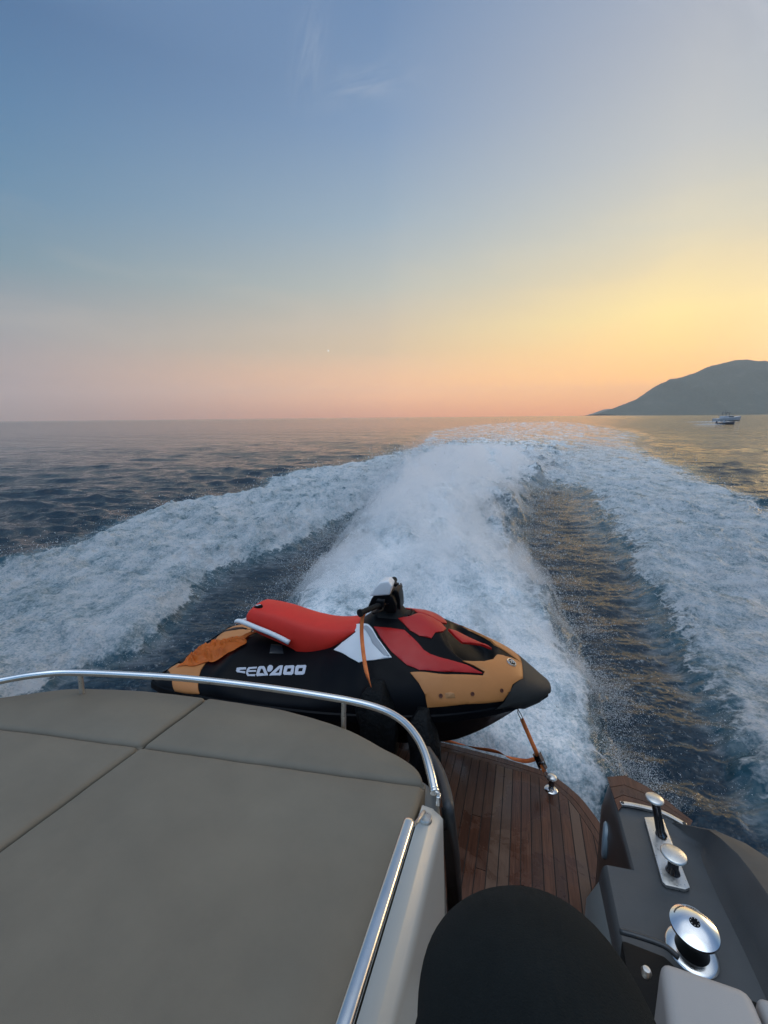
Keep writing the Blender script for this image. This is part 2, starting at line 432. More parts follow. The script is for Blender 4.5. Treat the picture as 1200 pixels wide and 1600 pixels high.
me = bpy.data.meshes.new('sea')
nv = len(X) + 1
me.vertices.add(nv)
me.vertices.foreach_set('co', np.vstack([co, [[0, 0, 0]]]).astype(np.float32).ravel())
i0 = (np.arange(NR - 1)[:, None] * NTH + np.arange(NTH)[None, :]); i1 = (np.arange(NR - 1)[:, None] * NTH + (np.arange(NTH) + 1)[None, :] % NTH)
quads = np.stack([i0, i0 + NTH, i1 + NTH, i1], -1).reshape(-1, 4)[:, ::-1]
tris = np.stack([np.full(NTH, nv - 1), (np.arange(NTH) + 1) % NTH, np.arange(NTH)], 1)
li = np.concatenate([quads.ravel(), tris.ravel()]).astype(np.int32)
me.loops.add(len(li)); me.loops.foreach_set('vertex_index', li)
nf = len(quads) + len(tris); me.polygons.add(nf)
ls = np.concatenate([np.arange(len(quads)) * 4, len(quads) * 4 + np.arange(len(tris)) * 3]).astype(np.int32)
me.polygons.foreach_set('loop_start', ls)
me.polygons.foreach_set('use_smooth', np.ones(nf, bool))
me.update(calc_edges=True)
for nm, arr in (('foam', foam), ('aer', aer), ('trough', trough), ('mist', mist), ('edge', edge)):
    at_ = me.attributes.new(nm, 'FLOAT', 'POINT'); at_.data.foreach_set('value', np.append(arr, 0).astype(np.float32))

wm = bpy.data.materials.new('sea_water'); wm.use_nodes = True
N = NT(wm.node_tree); b = N.n['Principled BSDF']; mo = N.n['Material Output']
pos = N.new('ShaderNodeNewGeometry').outputs['Position']
A = lambda n: N.new('ShaderNodeAttribute', attribute_name=n).outputs['Fac']
aF, aA, aT, aM, aE = A('foam'), A('aer'), A('trough'), A('mist'), A('edge')
dist = N.vmath('LENGTH', pos, out=1)
# water
n1 = N.noise(N.vmath('MULTIPLY', pos, (1.0, 1.6, 1.0)), 5.0, 5.0, 0.62, 0.3)
n2 = N.noise(N.vmath('MULTIPLY', pos, (1.0, 1.5, 1.0)), 0.9, 4.0, 0.6, 0.4)
n3 = N.noise(N.vmath('MULTIPLY', pos, (1.0, 1.3, 1.0)), 11.0, 4.0, 0.65, 0.8)
n4 = N.noise(N.vmath('MULTIPLY', pos, (1.0, 2.4, 1.0)), 0.16, 5.0, 0.62, 0.4)
h = N.math('ADD', N.math('MULTIPLY', N.math('MULTIPLY', n1, 0.060), N.math('MULTIPLY', N.mapr(aT, 0.0, 1.0, 1.0, 0.45), N.mapr(dist, 8, 40, 1.0, 0.7))), N.math('MULTIPLY', N.math('MULTIPLY', n2, 0.20), N.mapr(dist, 15, 70, 1.0, 0.9)))
h = N.math('ADD', h, N.math('MULTIPLY', N.math('MULTIPLY', n4, N.mapr(dist, 20, 90)), 1.4))
n5 = N.noise(N.vmath('MULTIPLY', pos, (0.8, 1.3, 1.0)), 0.7, 4.0, 0.6, 0.3)
h = N.math('ADD', h, N.math('MULTIPLY', N.math('MULTIPLY', n5, N.mapr(dist, 12, 50)), 0.75))
h = N.math('ADD', h, N.math('MULTIPLY', N.math('MULTIPLY', n3, aT), N.mapr(dist, 4, 14, 0.018, 0.05)))
h = N.math('MULTIPLY', h, N.mapr(aT, 0.0, 1.0, 1.0, N.mapr(dist, 4, 16, 0.32, 1.0)))
bn = N.new('ShaderNodeBump'); bn.inputs['Distance'].default_value = 1.0; N.l.new(N.mapr(dist, 8, 55, 0.8, 0.30), bn.inputs['Strength'])
N.l.new(h, bn.inputs['Height'])
b.inputs['IOR'].default_value = 1.38; b.inputs['Roughness'].default_value = 0.07
N.l.new(N.mapr(dist, 30, 600, 0.06, 0.12), b.inputs['Roughness'])
N.l.new(bn.outputs[0], b.inputs['Normal'])
mot = N.math('MULTIPLY', N.mapr(N.noise(N.vmath('MULTIPLY', pos, (1.0, 1.5, 1.0)), 8.0, 5.0, 0.65, 0.8), 0.45, 0.70), N.math('MULTIPLY', aT, N.mapr(dist, 3, 14, 0.22, 0.05)))
N.l.new(N.mix(mot, N.mix(N.math('MULTIPLY', aA, 0.5), lin((8, 32, 44)), lin((60, 104, 116))), lin((80, 104, 116))), b.inputs['Base Color'])
# foam: lacy threshold, dense in the middle of each band
c1 = N.noise(pos, 1.7, 11.0, 0.70, 0.5); c2 = N.noise(pos, 13.0, 5.0, 0.6, 0.6)
v = N.new('ShaderNodeTexVoronoi', feature='DISTANCE_TO_EDGE'); v.inputs['Scale'].default_value = 4.5
N.l.new(N.vmath('ADD', pos, N.vmath('MULTIPLY', N.noise(pos, 2.6, 4.0, 0.6, col=True), (0.6, 0.6, 0.6))), v.inputs['Vector'])
lace = N.math('MULTIPLY', N.mapr(v.outputs[0], 0.0, 0.22, 0.12, -0.10), N.mapr(aF, 0.5, 0.95, 1.0, 0.15))
mpn = N.new('ShaderNodeMapping'); mpn.inputs['Rotation'].default_value = (0, 0, math.radians(20)); mpn.inputs['Scale'].default_value = (1.0, 0.30, 1.0); N.l.new(pos, mpn.inputs['Vector'])
c3 = N.noise(mpn.outputs[0], 2.8, 7.0, 0.66, 0.5)
g = N.math('ADD', N.math('ADD', N.math('ADD', N.math('MULTIPLY', c1, 0.45), N.math('MULTIPLY', c3, 0.36)), N.math('MULTIPLY', c2, 0.24)), lace)
th = N.mapr(aF, 0.0, 1.0, 0.96, 0.39)
# soft torn streaks where the trough's wall runs under the foam
sg = N.noise(N.vmath('MULTIPLY', pos, (2.2, 7.0, 1.0)), 1.6, 5.0, 0.6, 0.3)
fac = N.mapr(N.math('SUBTRACT', g, th), -0.06, 0.12, smooth=True)
soft = N.math('MULTIPLY', aE, N.mapr(sg, 0.38, 0.74, 0.0, 0.55))
fac = N.math('MAXIMUM', fac, soft)
# spindrift specks thrown over the troughs
sp = N.noise(pos, 26.0, 2.0, 0.5, 0.2)
spk = N.math('MULTIPLY', N.mapr(N.mix(N.mapr(dist, 4.5, 10), N.noise(pos, 15.0, 3.0, 0.6, 0.5), sp), 0.575, 0.68), N.math('MULTIPLY', aT, N.mapr(N.noise(pos, 1.1, 3.0), 0.35, 0.6, 0.10, 0.55)))
fac = N.math('MAXIMUM', fac, spk)
fo = N.new('ShaderNodeBsdfPrincipled'); fo.inputs['Roughness'].default_value = 0.55
fo.inputs['Specular IOR Level'].default_value = 0.3
N.l.new(N.mix(N.mapr(N.math('ADD', g, N.math('MULTIPLY', N.math('SUBTRACT', N.noise(pos, 38.0, 3.0, 0.6), 0.5), 0.45)), 0.42, 0.60), lin((160, 184, 193)), (0.98, 0.98, 0.98)), fo.inputs['Base Color'])
fo.inputs['Subsurface Weight'].default_value = 0.0
bf = N.new('ShaderNodeBump'); bf.inputs['Distance'].default_value = 1.0; N.l.new(N.mapr(aM, 0.0, 1.0, 0.9, 0.45), bf.inputs['Strength'])
hf = N.math('ADD', N.math('MULTIPLY', N.noise(pos, 5.0, 10.0, 0.76, 0.6), 0.30), N.math('MULTIPLY', N.noise(pos, 40.0, 3.0, 0.6), 0.030))
N.l.new(hf, bf.inputs['Height']); N.l.new(bf.outputs[0], fo.inputs['Normal'])
ms = N.new('ShaderNodeMixShader'); N.l.new(fac, ms.inputs[0]); N.l.new(b.outputs[0], ms.inputs[1]); N.l.new(fo.outputs[0], ms.inputs[2])
N.l.new(ms.outputs[0], mo.inputs[0])
sea = link_mesh('sea', me, wm, smooth=False)

# ------------------------------------------------------------------ spray hanging over the wake
# mist: one closed body of thin white vapour lying on the plume
Zg = Z.reshape(NR, NTH); Xg = X.reshape(NR, NTH); Yg = Y.reshape(NR, NTH); Rgd = Rg
ri = np.where((RR > 3.0) & (RR < 60))[0][::4]; ti = np.arange(0, 1150, 5)
sub = np.ix_(ri, ti)
dPs = dP.reshape(NR, NTH)[sub]; dLs = dL.reshape(NR, NTH)[sub]; scs = sc_w.reshape(NR, NTH)[sub]; bvs = bv.reshape(NR, NTH)[sub]
xm, ym, zm, rm = Xg[sub], Yg[sub], Zg[sub], Rgd[sub]
hm_ = smooth(-0.40, 1.9, dPs / scs) * np.clip(rm / 7, 0.5, 1.3) * (0.40 + 1.2 * fbm(xm / 1.1, ym / 1.1, 5, 0.68, 501)) * smooth(42, 15, rm) * smooth(2.9, 4.2, bvs)
hm_ = np.clip(hm_, 0, None)
keep = hm_ > 0.02
kf = keep[:-1, :-1] & keep[1:, :-1] & keep[1:, 1:] & keep[:-1, 1:]
nR_, nT_ = xm.shape; idx = np.arange(nR_ * nT_).reshape(nR_, nT_)
q4 = np.stack([idx[:-1, :-1], idx[1:, :-1], idx[1:, 1:], idx[:-1, 1:]], -1)[kf]
used = np.unique(q4); remap = -np.ones(nR_ * nT_, int); remap[used] = np.arange(len(used)); q4 = remap[q4]
zb_ = (zm - 0.12).ravel()[used]; zt_ = (zm + hm_).ravel()[used]; nU = len(used)
vt = np.stack([xm.ravel()[used], ym.ravel()[used], zt_], 1); vb_ = vt.copy(); vb_[:, 2] = zb_
ed = {}
for a_, b2, c_, d_ in q4.tolist():
    for e_ in ((a_, b2), (b2, c_), (c_, d_), (d_, a_)): 
        if (e_[1], e_[0]) in ed: del ed[(e_[1], e_[0])]
        else: ed[e_] = 1
walls = [(a_, b2, b2 + nU, a_ + nU) for a_, b2 in ed]
mm_ = bpy.data.meshes.new('spray_mist'); mm_.from_pydata(np.vstack([vt, vb_]).tolist(), [], [tuple(reversed(f)) for f in q4.tolist()] + [tuple(np.array(f) + nU) for f in q4.tolist()] + walls)
vm = bpy.data.materials.new('vapour'); vm.use_nodes = True; Nv = NT(vm.node_tree); Nv.n.remove(Nv.n['Principled BSDF'])
pv = Nv.new('ShaderNodeVolumePrincipled'); pv.inputs['Color'].default_value = (0.97, 0.98, 1, 1); pv.inputs['Density'].default_value = 0.85; pv.inputs['Anisotropy'].default_value = 0.2
Nv.l.new(pv.outputs[0], Nv.n['Material Output'].inputs['Volume'])
mist_o = link_mesh('spray_mist', mm_, vm); mist_o['kind'] = 'stuff'
bmn = bmesh.new(); bmn.from_mesh(mm_); bmesh.ops.recalc_face_normals(bmn, faces=bmn.faces); bmn.to_mesh(mm_); bmn.free()

# droplets: tiny tetrahedra thrown off the plume and the breaking crests
ND = 1300000
rr_ = 3.0 * (1 / (1 - rng.random(ND) * (1 - 3.0 / 55))); tt_ = np.radians(rng.uniform(-46, 47, ND))
iR = np.clip(np.searchsorted(RR, rr_), 0, NR - 1); iT = np.clip(np.searchsorted(TH_F, tt_), 0, 1149)
dp_, dl_, dr_, zz_, ss_ = (a.reshape(NR, NTH)[iR, iT] for a in (dP, dL, dR, Z, sc_w)); bv_ = bv.reshape(NR, NTH)[iR, iT]
pe_ = np.exp(-((dp_ / ss_ + 0.25) / np.where(dp_ < 0, 0.55, 0.5)) ** 2) + 0.30 * (dp_ > 0) + 0.20 * np.exp(-((dl_ / ss_ - 0.25) / 0.45) ** 2) + 0.10 * np.exp(-((dr_ / ss_ - 0.3) / 0.5) ** 2)
clump = smooth(-0.25, 0.45, fbm(rr_ * np.sin(tt_) / 0.6, rr_ * np.cos(tt_) / 0.6, 4, 0.65, 601))
ok = (rng.random(ND) < pe_ * (0.12 + 0.75 * clump)) & (bv_ > 3.0)
rr_, tt_, dp_, zz_, ss_ = rr_[ok], tt_[ok], dp_[ok], zz_[ok], ss_[ok]; n_d = len(rr_); print('droplets', n_d)
mt_ = smooth(-0.25, 2.2, dp_ / ss_) * np.clip(rr_ / 7, 0.5, 1.15) * 0.42
hgt = rng.exponential(0.09, n_d) * ss_ ** 0.5 + mt_ * rng.uniform(0.6, 1.35, n_d)
sz = np.clip(rr_ * 0.00078, 0.0028, 0.022) * rng.lognormal(0, 0.4, n_d)
cen = np.stack([rr_ * np.sin(tt_), rr_ * np.cos(tt_), zz_ + hgt], 1)
tet = np.array([(1, 1, 1), (1, -1, -1), (-1, 1, -1), (-1, -1, 1)], float) / 1.73
Rm = rng.normal(size=(n_d, 3, 3)); Rm /= np.linalg.norm(Rm, axis=2, keepdims=True)
vd = cen[:, None, :] + np.einsum('kj,nji->nki', tet, Rm) * sz[:, None, None]
fd = (np.arange(n_d)[:, None, None] * 4 + np.array([(0, 1, 2), (0, 3, 1), (0, 2, 3), (1, 3, 2)])[None]).reshape(-1)
md = bpy.data.meshes.new('spray_droplets'); md.vertices.add(n_d * 4); md.vertices.foreach_set('co', vd.astype(np.float32).ravel())
md.loops.add(len(fd)); md.loops.foreach_set('vertex_index', fd.astype(np.int32)); md.polygons.add(n_d * 4)
md.polygons.foreach_set('loop_start', (np.arange(n_d * 4) * 3).astype(np.int32)); md.polygons.foreach_set('use_smooth', np.ones(n_d * 4, bool)); md.update(calc_edges=True)
dm = bpy.data.materials.new('droplets'); dm.use_nodes = True; Nd = NT(dm.node_tree); bd_ = Nd.n['Principled BSDF']; bd_.inputs['Base Color'].default_value = (.9, .92, .94, 1); bd_.inputs['Roughness'].default_value = .3
tr_ = Nd.new('ShaderNodeBsdfTranslucent'); tr_.inputs[0].default_value = (.9, .93, .95, 1); mx_ = Nd.new('ShaderNodeMixShader'); mx_.inputs[0].default_value = .4
Nd.l.new(bd_.outputs[0], mx_.inputs[1]); Nd.l.new(tr_.outputs[0], mx_.inputs[2]); Nd.l.new(mx_.outputs[0], Nd.n['Material Output'].inputs[0])
dro = link_mesh('spray_droplets', md, dm, smooth=False); dro['kind'] = 'stuff'

sea['kind'] = 'structure'
# ------------------------------------------------------------------ far land
def hill(name, prof, dist, depth, mat, hscale=1.0, seed=1):
    """a ridge seen side on: prof = (px, py of skyline); real terrain sheet with front and back slopes"""
    bm = bmesh.new(); rows = []
    P = [Vector((px, py)) for px, py in prof]
    cols = []
    n = 260
    for i in range(n):
        px = P[0].x + (P[-1].x - P[0].x) * i / (n - 1)
        k = max(j for j in range(len(P) - 1) if P[j].x <= px + 1e-6)
        t = (px - P[k].x) / (P[k + 1].x - P[k].x); py = P[k].y + (P[k + 1].y - P[k].y) * t
        d = cdir(px, py); s = dist / d.y; p = CAMP + d * s
        cols.append(p)
    m = 40; V = []
    xs = np.array([c.x for c in cols]); 
    for i, c in enumerate(cols):
        row = []
        for j in range(m + 1):
            q = j / m * 2 - 1                      # -1 front foot, 0 ridge, 1 back foot
            hh = c.z * (1 - abs(q) ** 1.25)
            y = dist + q * depth * (0.35 + 0.65 * min(1, c.z / 250)) 
            nn = float(fbm(np.array([c.x / 160.0]), np.array([y / 160.0]), 5, 0.55, seed)[0])
            hh += c.z * 0.32 * nn * (abs(q) ** 0.5) * (1 - abs(q)) * 1.6
            sx_ = c.x * (y / dist)
            row.append(bm.verts.new((c.x, y, hh - 0.6)))
        V.append(row)
    for a, b_ in zip(V, V[1:]):
        for j in range(m): bm.faces.new((a[j], b_[j], b_[j + 1], a[j + 1]))
    return build(name, bm, mat, None)
hm = bpy.data.materials.new('hill_scrub'); hm.use_nodes = True
N = NT(hm.node_tree); b = N.n['Principled BSDF']; pos = N.new('ShaderNodeNewGeometry').outputs['Position']
n1 = N.noise(pos, 0.012, 8.0, 0.65); n2 = N.noise(pos, 0.10, 5.0, 0.7)
c = N.mix(N.mapr(n2, 0.35, 0.65), lin((72, 76, 62)), lin((104, 102, 84)))
c = N.mix(N.mapr(n1, 0.58, 0.72, 0.0, 0.6), c, lin((140, 132, 116)))
N.l.new(c, b.inputs['Base Color']); b.inputs['Roughness'].default_value = 0.95
HILL_D = 2600.0
h1 = hill('hill', [(938, 647), (975, 633), (1010, 618), (1033, 603), (1046, 592), (1058, 591), (1085, 585), (1112, 574), (1148, 562.5), (1168, 561.5), (1190, 565), (1230, 563), (1290, 552), (1400, 556), (1520, 545), (1650, 570), (1800, 640)], HILL_D, 620.0, hm, seed=5)
h1['kind'] = 'structure'
h2 = hill('headland', [(918, 648.2), (930, 644.5), (942, 640), (952, 638.5), (962, 640), (980, 645), (1000, 647)], 5600.0, 200.0, hm, seed=9)
h2['kind'] = 'structure'
# ------------------------------------------------------------------ the boat's frame: turned, and trimmed bow-up
BOAT_YAW = math.radians(18.7); TRIM = math.radians(6.0); DECK = 2.1
MBR = Matrix.Rotation(-BOAT_YAW, 4, 'Z') @ Matrix.Rotation(-TRIM, 4, 'X')
MB = Matrix.Translation(CAMP) @ MBR @ Matrix.Translation((0, 0, -DECK))     # origin on the platform level below the eye
MBI = MB.inverted()
def bpt(px, py, drop):
    """boat coordinates (across, astern, up from platform) of a pixel on the plane 'drop' metres below the eye"""
    o = MBI @ CAMP; d = MBI.to_3x3() @ cdir(px, py); k = (DECK - drop - o.z) / d.z
    return o + d * k
def bpx(p):
    """photo pixel of a point in boat coordinates"""
    q = (MB @ Vector(p)) - CAMP; return (600 + FPX * q.dot(_r) / q.dot(_f), 800 - FPX * q.dot(_u) / q.dot(_f))
CU = -1.24                                                                     # centreline of the boat

# materials
steel = principled('polished_steel', (0.72, 0.72, 0.71), 0.17, 1.0, var=0.06, vscale=9, rvar=0.4)
steel_dull = principled('brushed_steel', (0.70, 0.69, 0.66), 0.36, 1.0, var=0.10, vscale=30, rvar=0.35)
black_plastic = principled('black_plastic', (0.0035, 0.004, 0.0055), 0.42, 0, 0.09, bump=0.10, bscale=400, rvar=0.2)
black_rubber = principled('black_rubber', (0.010, 0.010, 0.010), 0.7, 0, 0.2, bump=0.4, bscale=300)
# ------------------------------------------------------------------ jet ski across the platform
SKI_TURN = math.radians(7.0)
MS = MB @ Matrix.Rotation(SKI_TURN, 4, 'Z') @ Matrix.Translation((-2.187, 2.75, DECK - 1.92))   # origin under the stern end of the keel
def frame_empty(name, M):
    o = bpy.data.objects.new(name, None); COL.objects.link(o); o.matrix_world = M; o.empty_display_size = 0.1; return o
def interp(xs, ys):
    xs = np.array(xs, float); ys = np.array(ys, float)
    # monotone cubic (pchip like)
    h = np.diff(xs); dl = np.diff(ys) / h; m = np.zeros(len(xs)); m[0], m[-1] = dl[0], dl[-1]
    for i in range(1, len(xs) - 1):
        m[i] = 0 if dl[i - 1] * dl[i] <= 0 else 2 * dl[i - 1] * dl[i] / (dl[i - 1] + dl[i])
    def f(x):
        x = np.clip(x, xs[0], xs[-1]); i = np.clip(np.searchsorted(xs, x) - 1, 0, len(h) - 1)
        t = (x - xs[i]) / h[i]
        return (2 * t**3 - 3 * t**2 + 1) * ys[i] + (t**3 - 2 * t**2 + t) * h[i] * m[i] + (-2 * t**3 + 3 * t**2) * ys[i + 1] + (t**3 - t**2) * h[i] * m[i + 1]
    return f
XS0, XS1 = 0.16, 2.76
f_zk = interp([.16, .6, 1.2, 2.05, 2.25, 2.42, 2.57, 2.68, 2.76], [.12, .05, .01, .055, .10, .185, .30, .385, .45])
f_zg = interp([.16, .6, 1.3, 2.0, 2.4, 2.76], [.40, .40, .42, .46, .47, .465])
f_b = interp([.16, .3, .8, 1.3, 1.7, 2.0, 2.3, 2.5, 2.65, 2.73, 2.76], [.47, .52, .56, .57, .555, .51, .405, .285, .165, .09, .05])
f_zt = interp([.16, .25, .55, .7, 1.0, 1.3, 1.5, 1.62, 1.9, 2.1, 2.38, 2.53, 2.63, 2.72, 2.76], [.40, .46, .53, .62, .60, .66, .80, .88, .875, .80, .69, .635, .57, .51, .487])
f_wt = interp([.16, .6, .8, 1.0, 1.5, 1.9, 2.1, 2.4, 2.6, 2.76], [.40, .36, .27, .19, .17, .20, .26, .24, .15, .03])
f_p1 = interp([.16, .6, .9, 1.5, 1.75, 2.3, 2.76], [.55, .5, .38, .38, .45, .5, .5])   # how high the side stands before leaning in
def dent(x, t):
    """the dark scooped well in front of the hood"""
    tt = np.abs(1 - t)
    return 0.085 * smooth(1.0, 0.35, ((x - 2.235) / 0.20) ** 2 + (tt / 0.42) ** 2)
def ski_s(x, t):
    """upper body surface: x along, t 0 (near gunwale) .. 1 (centre top) .. 2 (far gunwale)"""
    x = np.asarray(x, float); t = np.asarray(t, float)
    sgn = np.where(t <= 1, -1.0, 1.0); q = np.where(t <= 1, t, 2 - t)
    b, zg, zt, wt, p1 = f_b(x), f_zg(x), f_zt(x), f_wt(x), f_p1(x)
    hgt = zt - zg
    P = [(b, zg), (b * 1.0, zg + hgt * p1 * 0.9), (b * .55 + wt * .5, zg + hgt * (p1 * .5 + .28)), (wt * 1.05, zt - hgt * .05), (wt * .55, zt + .0), (np.zeros_like(x), zt)]
    n = 5; y = 0; z = 0
    for i, (py, pz) in enumerate(P):
        B_ = math.comb(n, i) * q ** i * (1 - q) ** (n - i); y = y + B_ * py; z = z + B_ * pz
    return np.stack([x, sgn * y, z], -1)
def ski_n(x, t):
    e = 1e-3
    a = ski_s(x + e, t) - ski_s(x - e, t); b_ = ski_s(x, t + e) - ski_s(x, t - e)
    n = np.cross(a, b_); n /= np.linalg.norm(n, axis=-1, keepdims=True) + 1e-12
    c = ski_s(x, t) - np.stack([np.asarray(x, float), 0 * np.asarray(x, float), 0 * np.asarray(x, float) + .35], -1)
    return n * np.sign((n * c).sum(-1, keepdims=True) + 1e-9)
_gx, _gt = np.meshgrid(np.linspace(XS0, XS1, 900), np.linspace(0.0, 1.35, 360), indexing='ij')
_gp = ski_s(_gx, _gt).reshape(-1, 3)
_M = np.array(MS); _wp = _gp @ _M[:3, :3].T + _M[:3, 3] - np.array(CAMP)
_dz = _wp @ np.array(_f); _qx = 600 + FPX * (_wp @ np.array(_r)) / _dz; _qy = 800 - FPX * (_wp @ np.array(_u)) / _dz
_dd = np.linalg.norm(_wp, axis=1)
def ski_xt(px, py):
    d = np.hypot(_qx - px, _qy - py); m = d.min()
    c = np.where(d <= m + 1.2)[0]; i = c[np.argmin(_dd[c] + d[c] * 0.05)]
    return float(_gx.ravel()[i]), float(_gt.ravel()[i])

def ski_grid(name, x0, x1, t0, t1, nx, nt, mat, off=0.0, parent=None):
    g = np.stack(np.meshgrid(np.linspace(x0, x1, nx), np.linspace(t0, t1, nt), indexing='ij'), -1)
    P = ski_s(g[..., 0], g[..., 1]); P[..., 2] -= dent(g[..., 0], g[..., 1])
    bm = bmesh.new(); V = [[bm.verts.new(P[i, j]) for j in range(nt)] for i in range(nx)]
    for i in range(nx - 1):
        for j in range(nt - 1): bm.faces.new((V[i][j], V[i + 1][j], V[i + 1][j + 1], V[i][j + 1]))
    bm.faces.new([V[0][j] for j in range(nt)]); bm.faces.new([V[-1][j] for j in reversed(range(nt))])
    return bm

def panel_bm(bm, poly, off=0.010, inn=0.006, mirror=True, step=(0.03, 0.035), curve=0, edge=0.0035):
    """a moulded panel lying on the body: poly in (x, t)"""
    if curve: poly = [(p.x, p.y) for p in catmull([(a, c, 0) for a, c in poly], curve, True)]
    tb = bmesh.new(); vs = [tb.verts.new((a, c, 0)) for a, c in poly]; tb.faces.new(vs)
    bmesh.ops.triangulate(tb, faces=tb.faces[:])
    xs = [a for a, c in poly]; ts = [c for a, c in poly]
    for k in range(int(math.floor(min(xs) / step[0])), int(max(xs) / step[0]) + 2):
        bmesh.ops.bisect_plane(tb, geom=tb.verts[:] + tb.edges[:] + tb.faces[:], plane_co=(k * step[0], 0, 0), plane_no=(1, 0, 0))
    for k in range(int(math.floor(min(ts) / step[1])), int(max(ts) / step[1]) + 2):
        bmesh.ops.bisect_plane(tb, geom=tb.verts[:] + tb.edges[:] + tb.faces[:], plane_co=(0, k * step[1], 0), plane_no=(0, 1, 0))
    bmesh.ops.remove_doubles(tb, verts=tb.verts, dist=1e-5)
    tb.verts.ensure_lookup_table(); tb.verts.index_update()
    co = np.array([(v.co.x, v.co.y) for v in tb.verts]); bnd = np.array([v.is_boundary for v in tb.verts])
    faces = [[v.index for v in f.verts] for f in tb.faces]; bed = [(e.verts[0].index, e.verts[1].index) for e in tb.edges if e.is_boundary]
    tb.free()
    for flip in ((False, True) if mirror else (False,)):
        t = 2 - co[:, 1] if flip else co[:, 1]
        S = ski_s(co[:, 0], t); Nn = ski_n(co[:, 0], t)
        o_ = S + Nn * np.where(bnd, off - edge, off)[:, None]; i_ = S - Nn * inn
        vo = [bm.verts.new(p) for p in o_]; vi = [bm.verts.new(p) for p in i_]
        for f in faces:
            bm.faces.new([vo[k] for k in f]); bm.faces.new([vi[k] for k in reversed(f)])
        for a, c in bed: bm.faces.new((vo[a], vo[c], vi[c], vi[a]))
def panel(name, pix, mat, parent, mirror=True, curve=0, off=0.010, xt=None, smoothp=True, edge=0.0035, step=(0.03, 0.035)):
    poly = xt if xt else [ski_xt(*p) for p in pix]
    if mirror: poly = [(a, min(c, 0.9985)) for a, c in poly]
    poly = [p for i, p in enumerate(poly) if math.hypot(p[0] - poly[i - 1][0], p[1] - poly[i - 1][1]) > 2e-3]
    for side in ((False, True) if mirror else (False,)):
        bm = bmesh.new(); panel_bm(bm, [(a, 2 - c) for a, c in poly] if side else poly, off, 0.006, False, step, curve, edge)
        o = build(name, bm, mat, parent, smooth=smoothp, autos=50)
    return o

M_tan = principled('tan_plastic', lin((188, 122, 66)), 0.45, 0, 0.4, var=0.05, vscale=5, bump=0.08, bscale=500, rvar=0.15)
M_red = principled('red_plastic', lin((178, 28, 25)), 0.42, 0, 0.4, var=0.06, vscale=6, bump=0.08, bscale=500, rvar=0.2)
M_seat = principled('red_vinyl', lin((212, 46, 32)), 0.55, 0, 0.35, var=0.07, vscale=8, bump=0.35, bscale=450)
M_blk = black_plastic
M_nose = principled('matt_black_bumper', (0.026, 0.027, 0.026), 0.62, 0, 0.35, bump=0.3, bscale=500, var=0.15, vscale=9)
M_wht = principled('white_plastic', (0.74, 0.76, 0.78), 0.4, 0, 0.5, var=0.05)
M_gry = principled('grey_plastic', (0.36, 0.38, 0.41), 0.45, 0, 0.5, var=0.06)
M_logo = principled('silver_lettering', (0.50, 0.52, 0.58), 0.5, 0, 0.4, var=0.06)
M_org = bpy.data.materials.new('orange_webbing'); M_org.use_nodes = True
N = NT(M_org.node_tree); b = N.n['Principled BSDF']; tcn = N.new('ShaderNodeTexCoord').outputs['Object']
N.l.new(N.mix(N.mapr(N.noise(tcn, 14, 5, 0.6), 0.3, 0.7), lin((214, 98, 40)), lin((250, 140, 72))), b.inputs['Base Color']); b.inputs['Roughness'].default_value = 0.7
bn = N.new('ShaderNodeBump'); bn.inputs['Distance'].default_value = 0.001; bn.inputs['Strength'].default_value = 0.6
wv = N.new('ShaderNodeTexWave'); wv.inputs['Scale'].default_value = 160; N.l.new(tcn, wv.inputs['Vector']); N.l.new(wv.outputs[1], bn.inputs['Height']); N.l.new(bn.outputs[0], b.inputs['Normal'])
M_cloth = principled('orange_cloth', (1.0, 0.235, 0.03), 0.5, 0, 0.5, var=0.14, vscale=9, bump=0.3, bscale=60)

ski = frame_empty('jet_ski', MS)
tag(ski, 'red, tan and black personal watercraft strapped sideways across the swim platform', 'jet ski')
# lower hull
bm = bmesh.new(); nx = 70; rows = []
for x in np.linspace(XS0, XS1, nx):
    zk, zg, b_ = float(f_zk(x)), float(f_zg(x)), float(f_b(x))
    zc = zk + (zg - zk) * 0.42; yc = b_ * (0.80 if x < 2.2 else 0.80 - 0.30 * (x - 2.2) / 0.56)
    half = [(0, zk), (yc * .5, zk + (zc - zk) * .42), (yc * .54, zk + (zc - zk) * .50), (yc, zc), (yc * 1.03, zc + .012), (b_ * .985, zg - .045), (b_ * 1.015, zg - .04), (b_ * 1.015, zg + .0), (b_ * .99, zg + .012)]
    rows.append([bm.verts.new((x, -y, z)) for y, z in reversed(half)] + [bm.verts.new((x, y, z)) for y, z in half[1:]])
for a, c in zip(rows, rows[1:]):
    for j in range(len(a) - 1): bm.faces.new((a[j], c[j], c[j + 1], a[j + 1]))
bm.faces.new(rows[0]); bm.faces.new(list(reversed(rows[-1])))
hull = build('hull', bm, M_blk, ski, autos=28)
# upper body
bm = ski_grid('deck_body', XS0, XS1, 0, 2, 170, 101, M_blk)
body = build('deck_body', bm, M_blk, ski, autos=60)
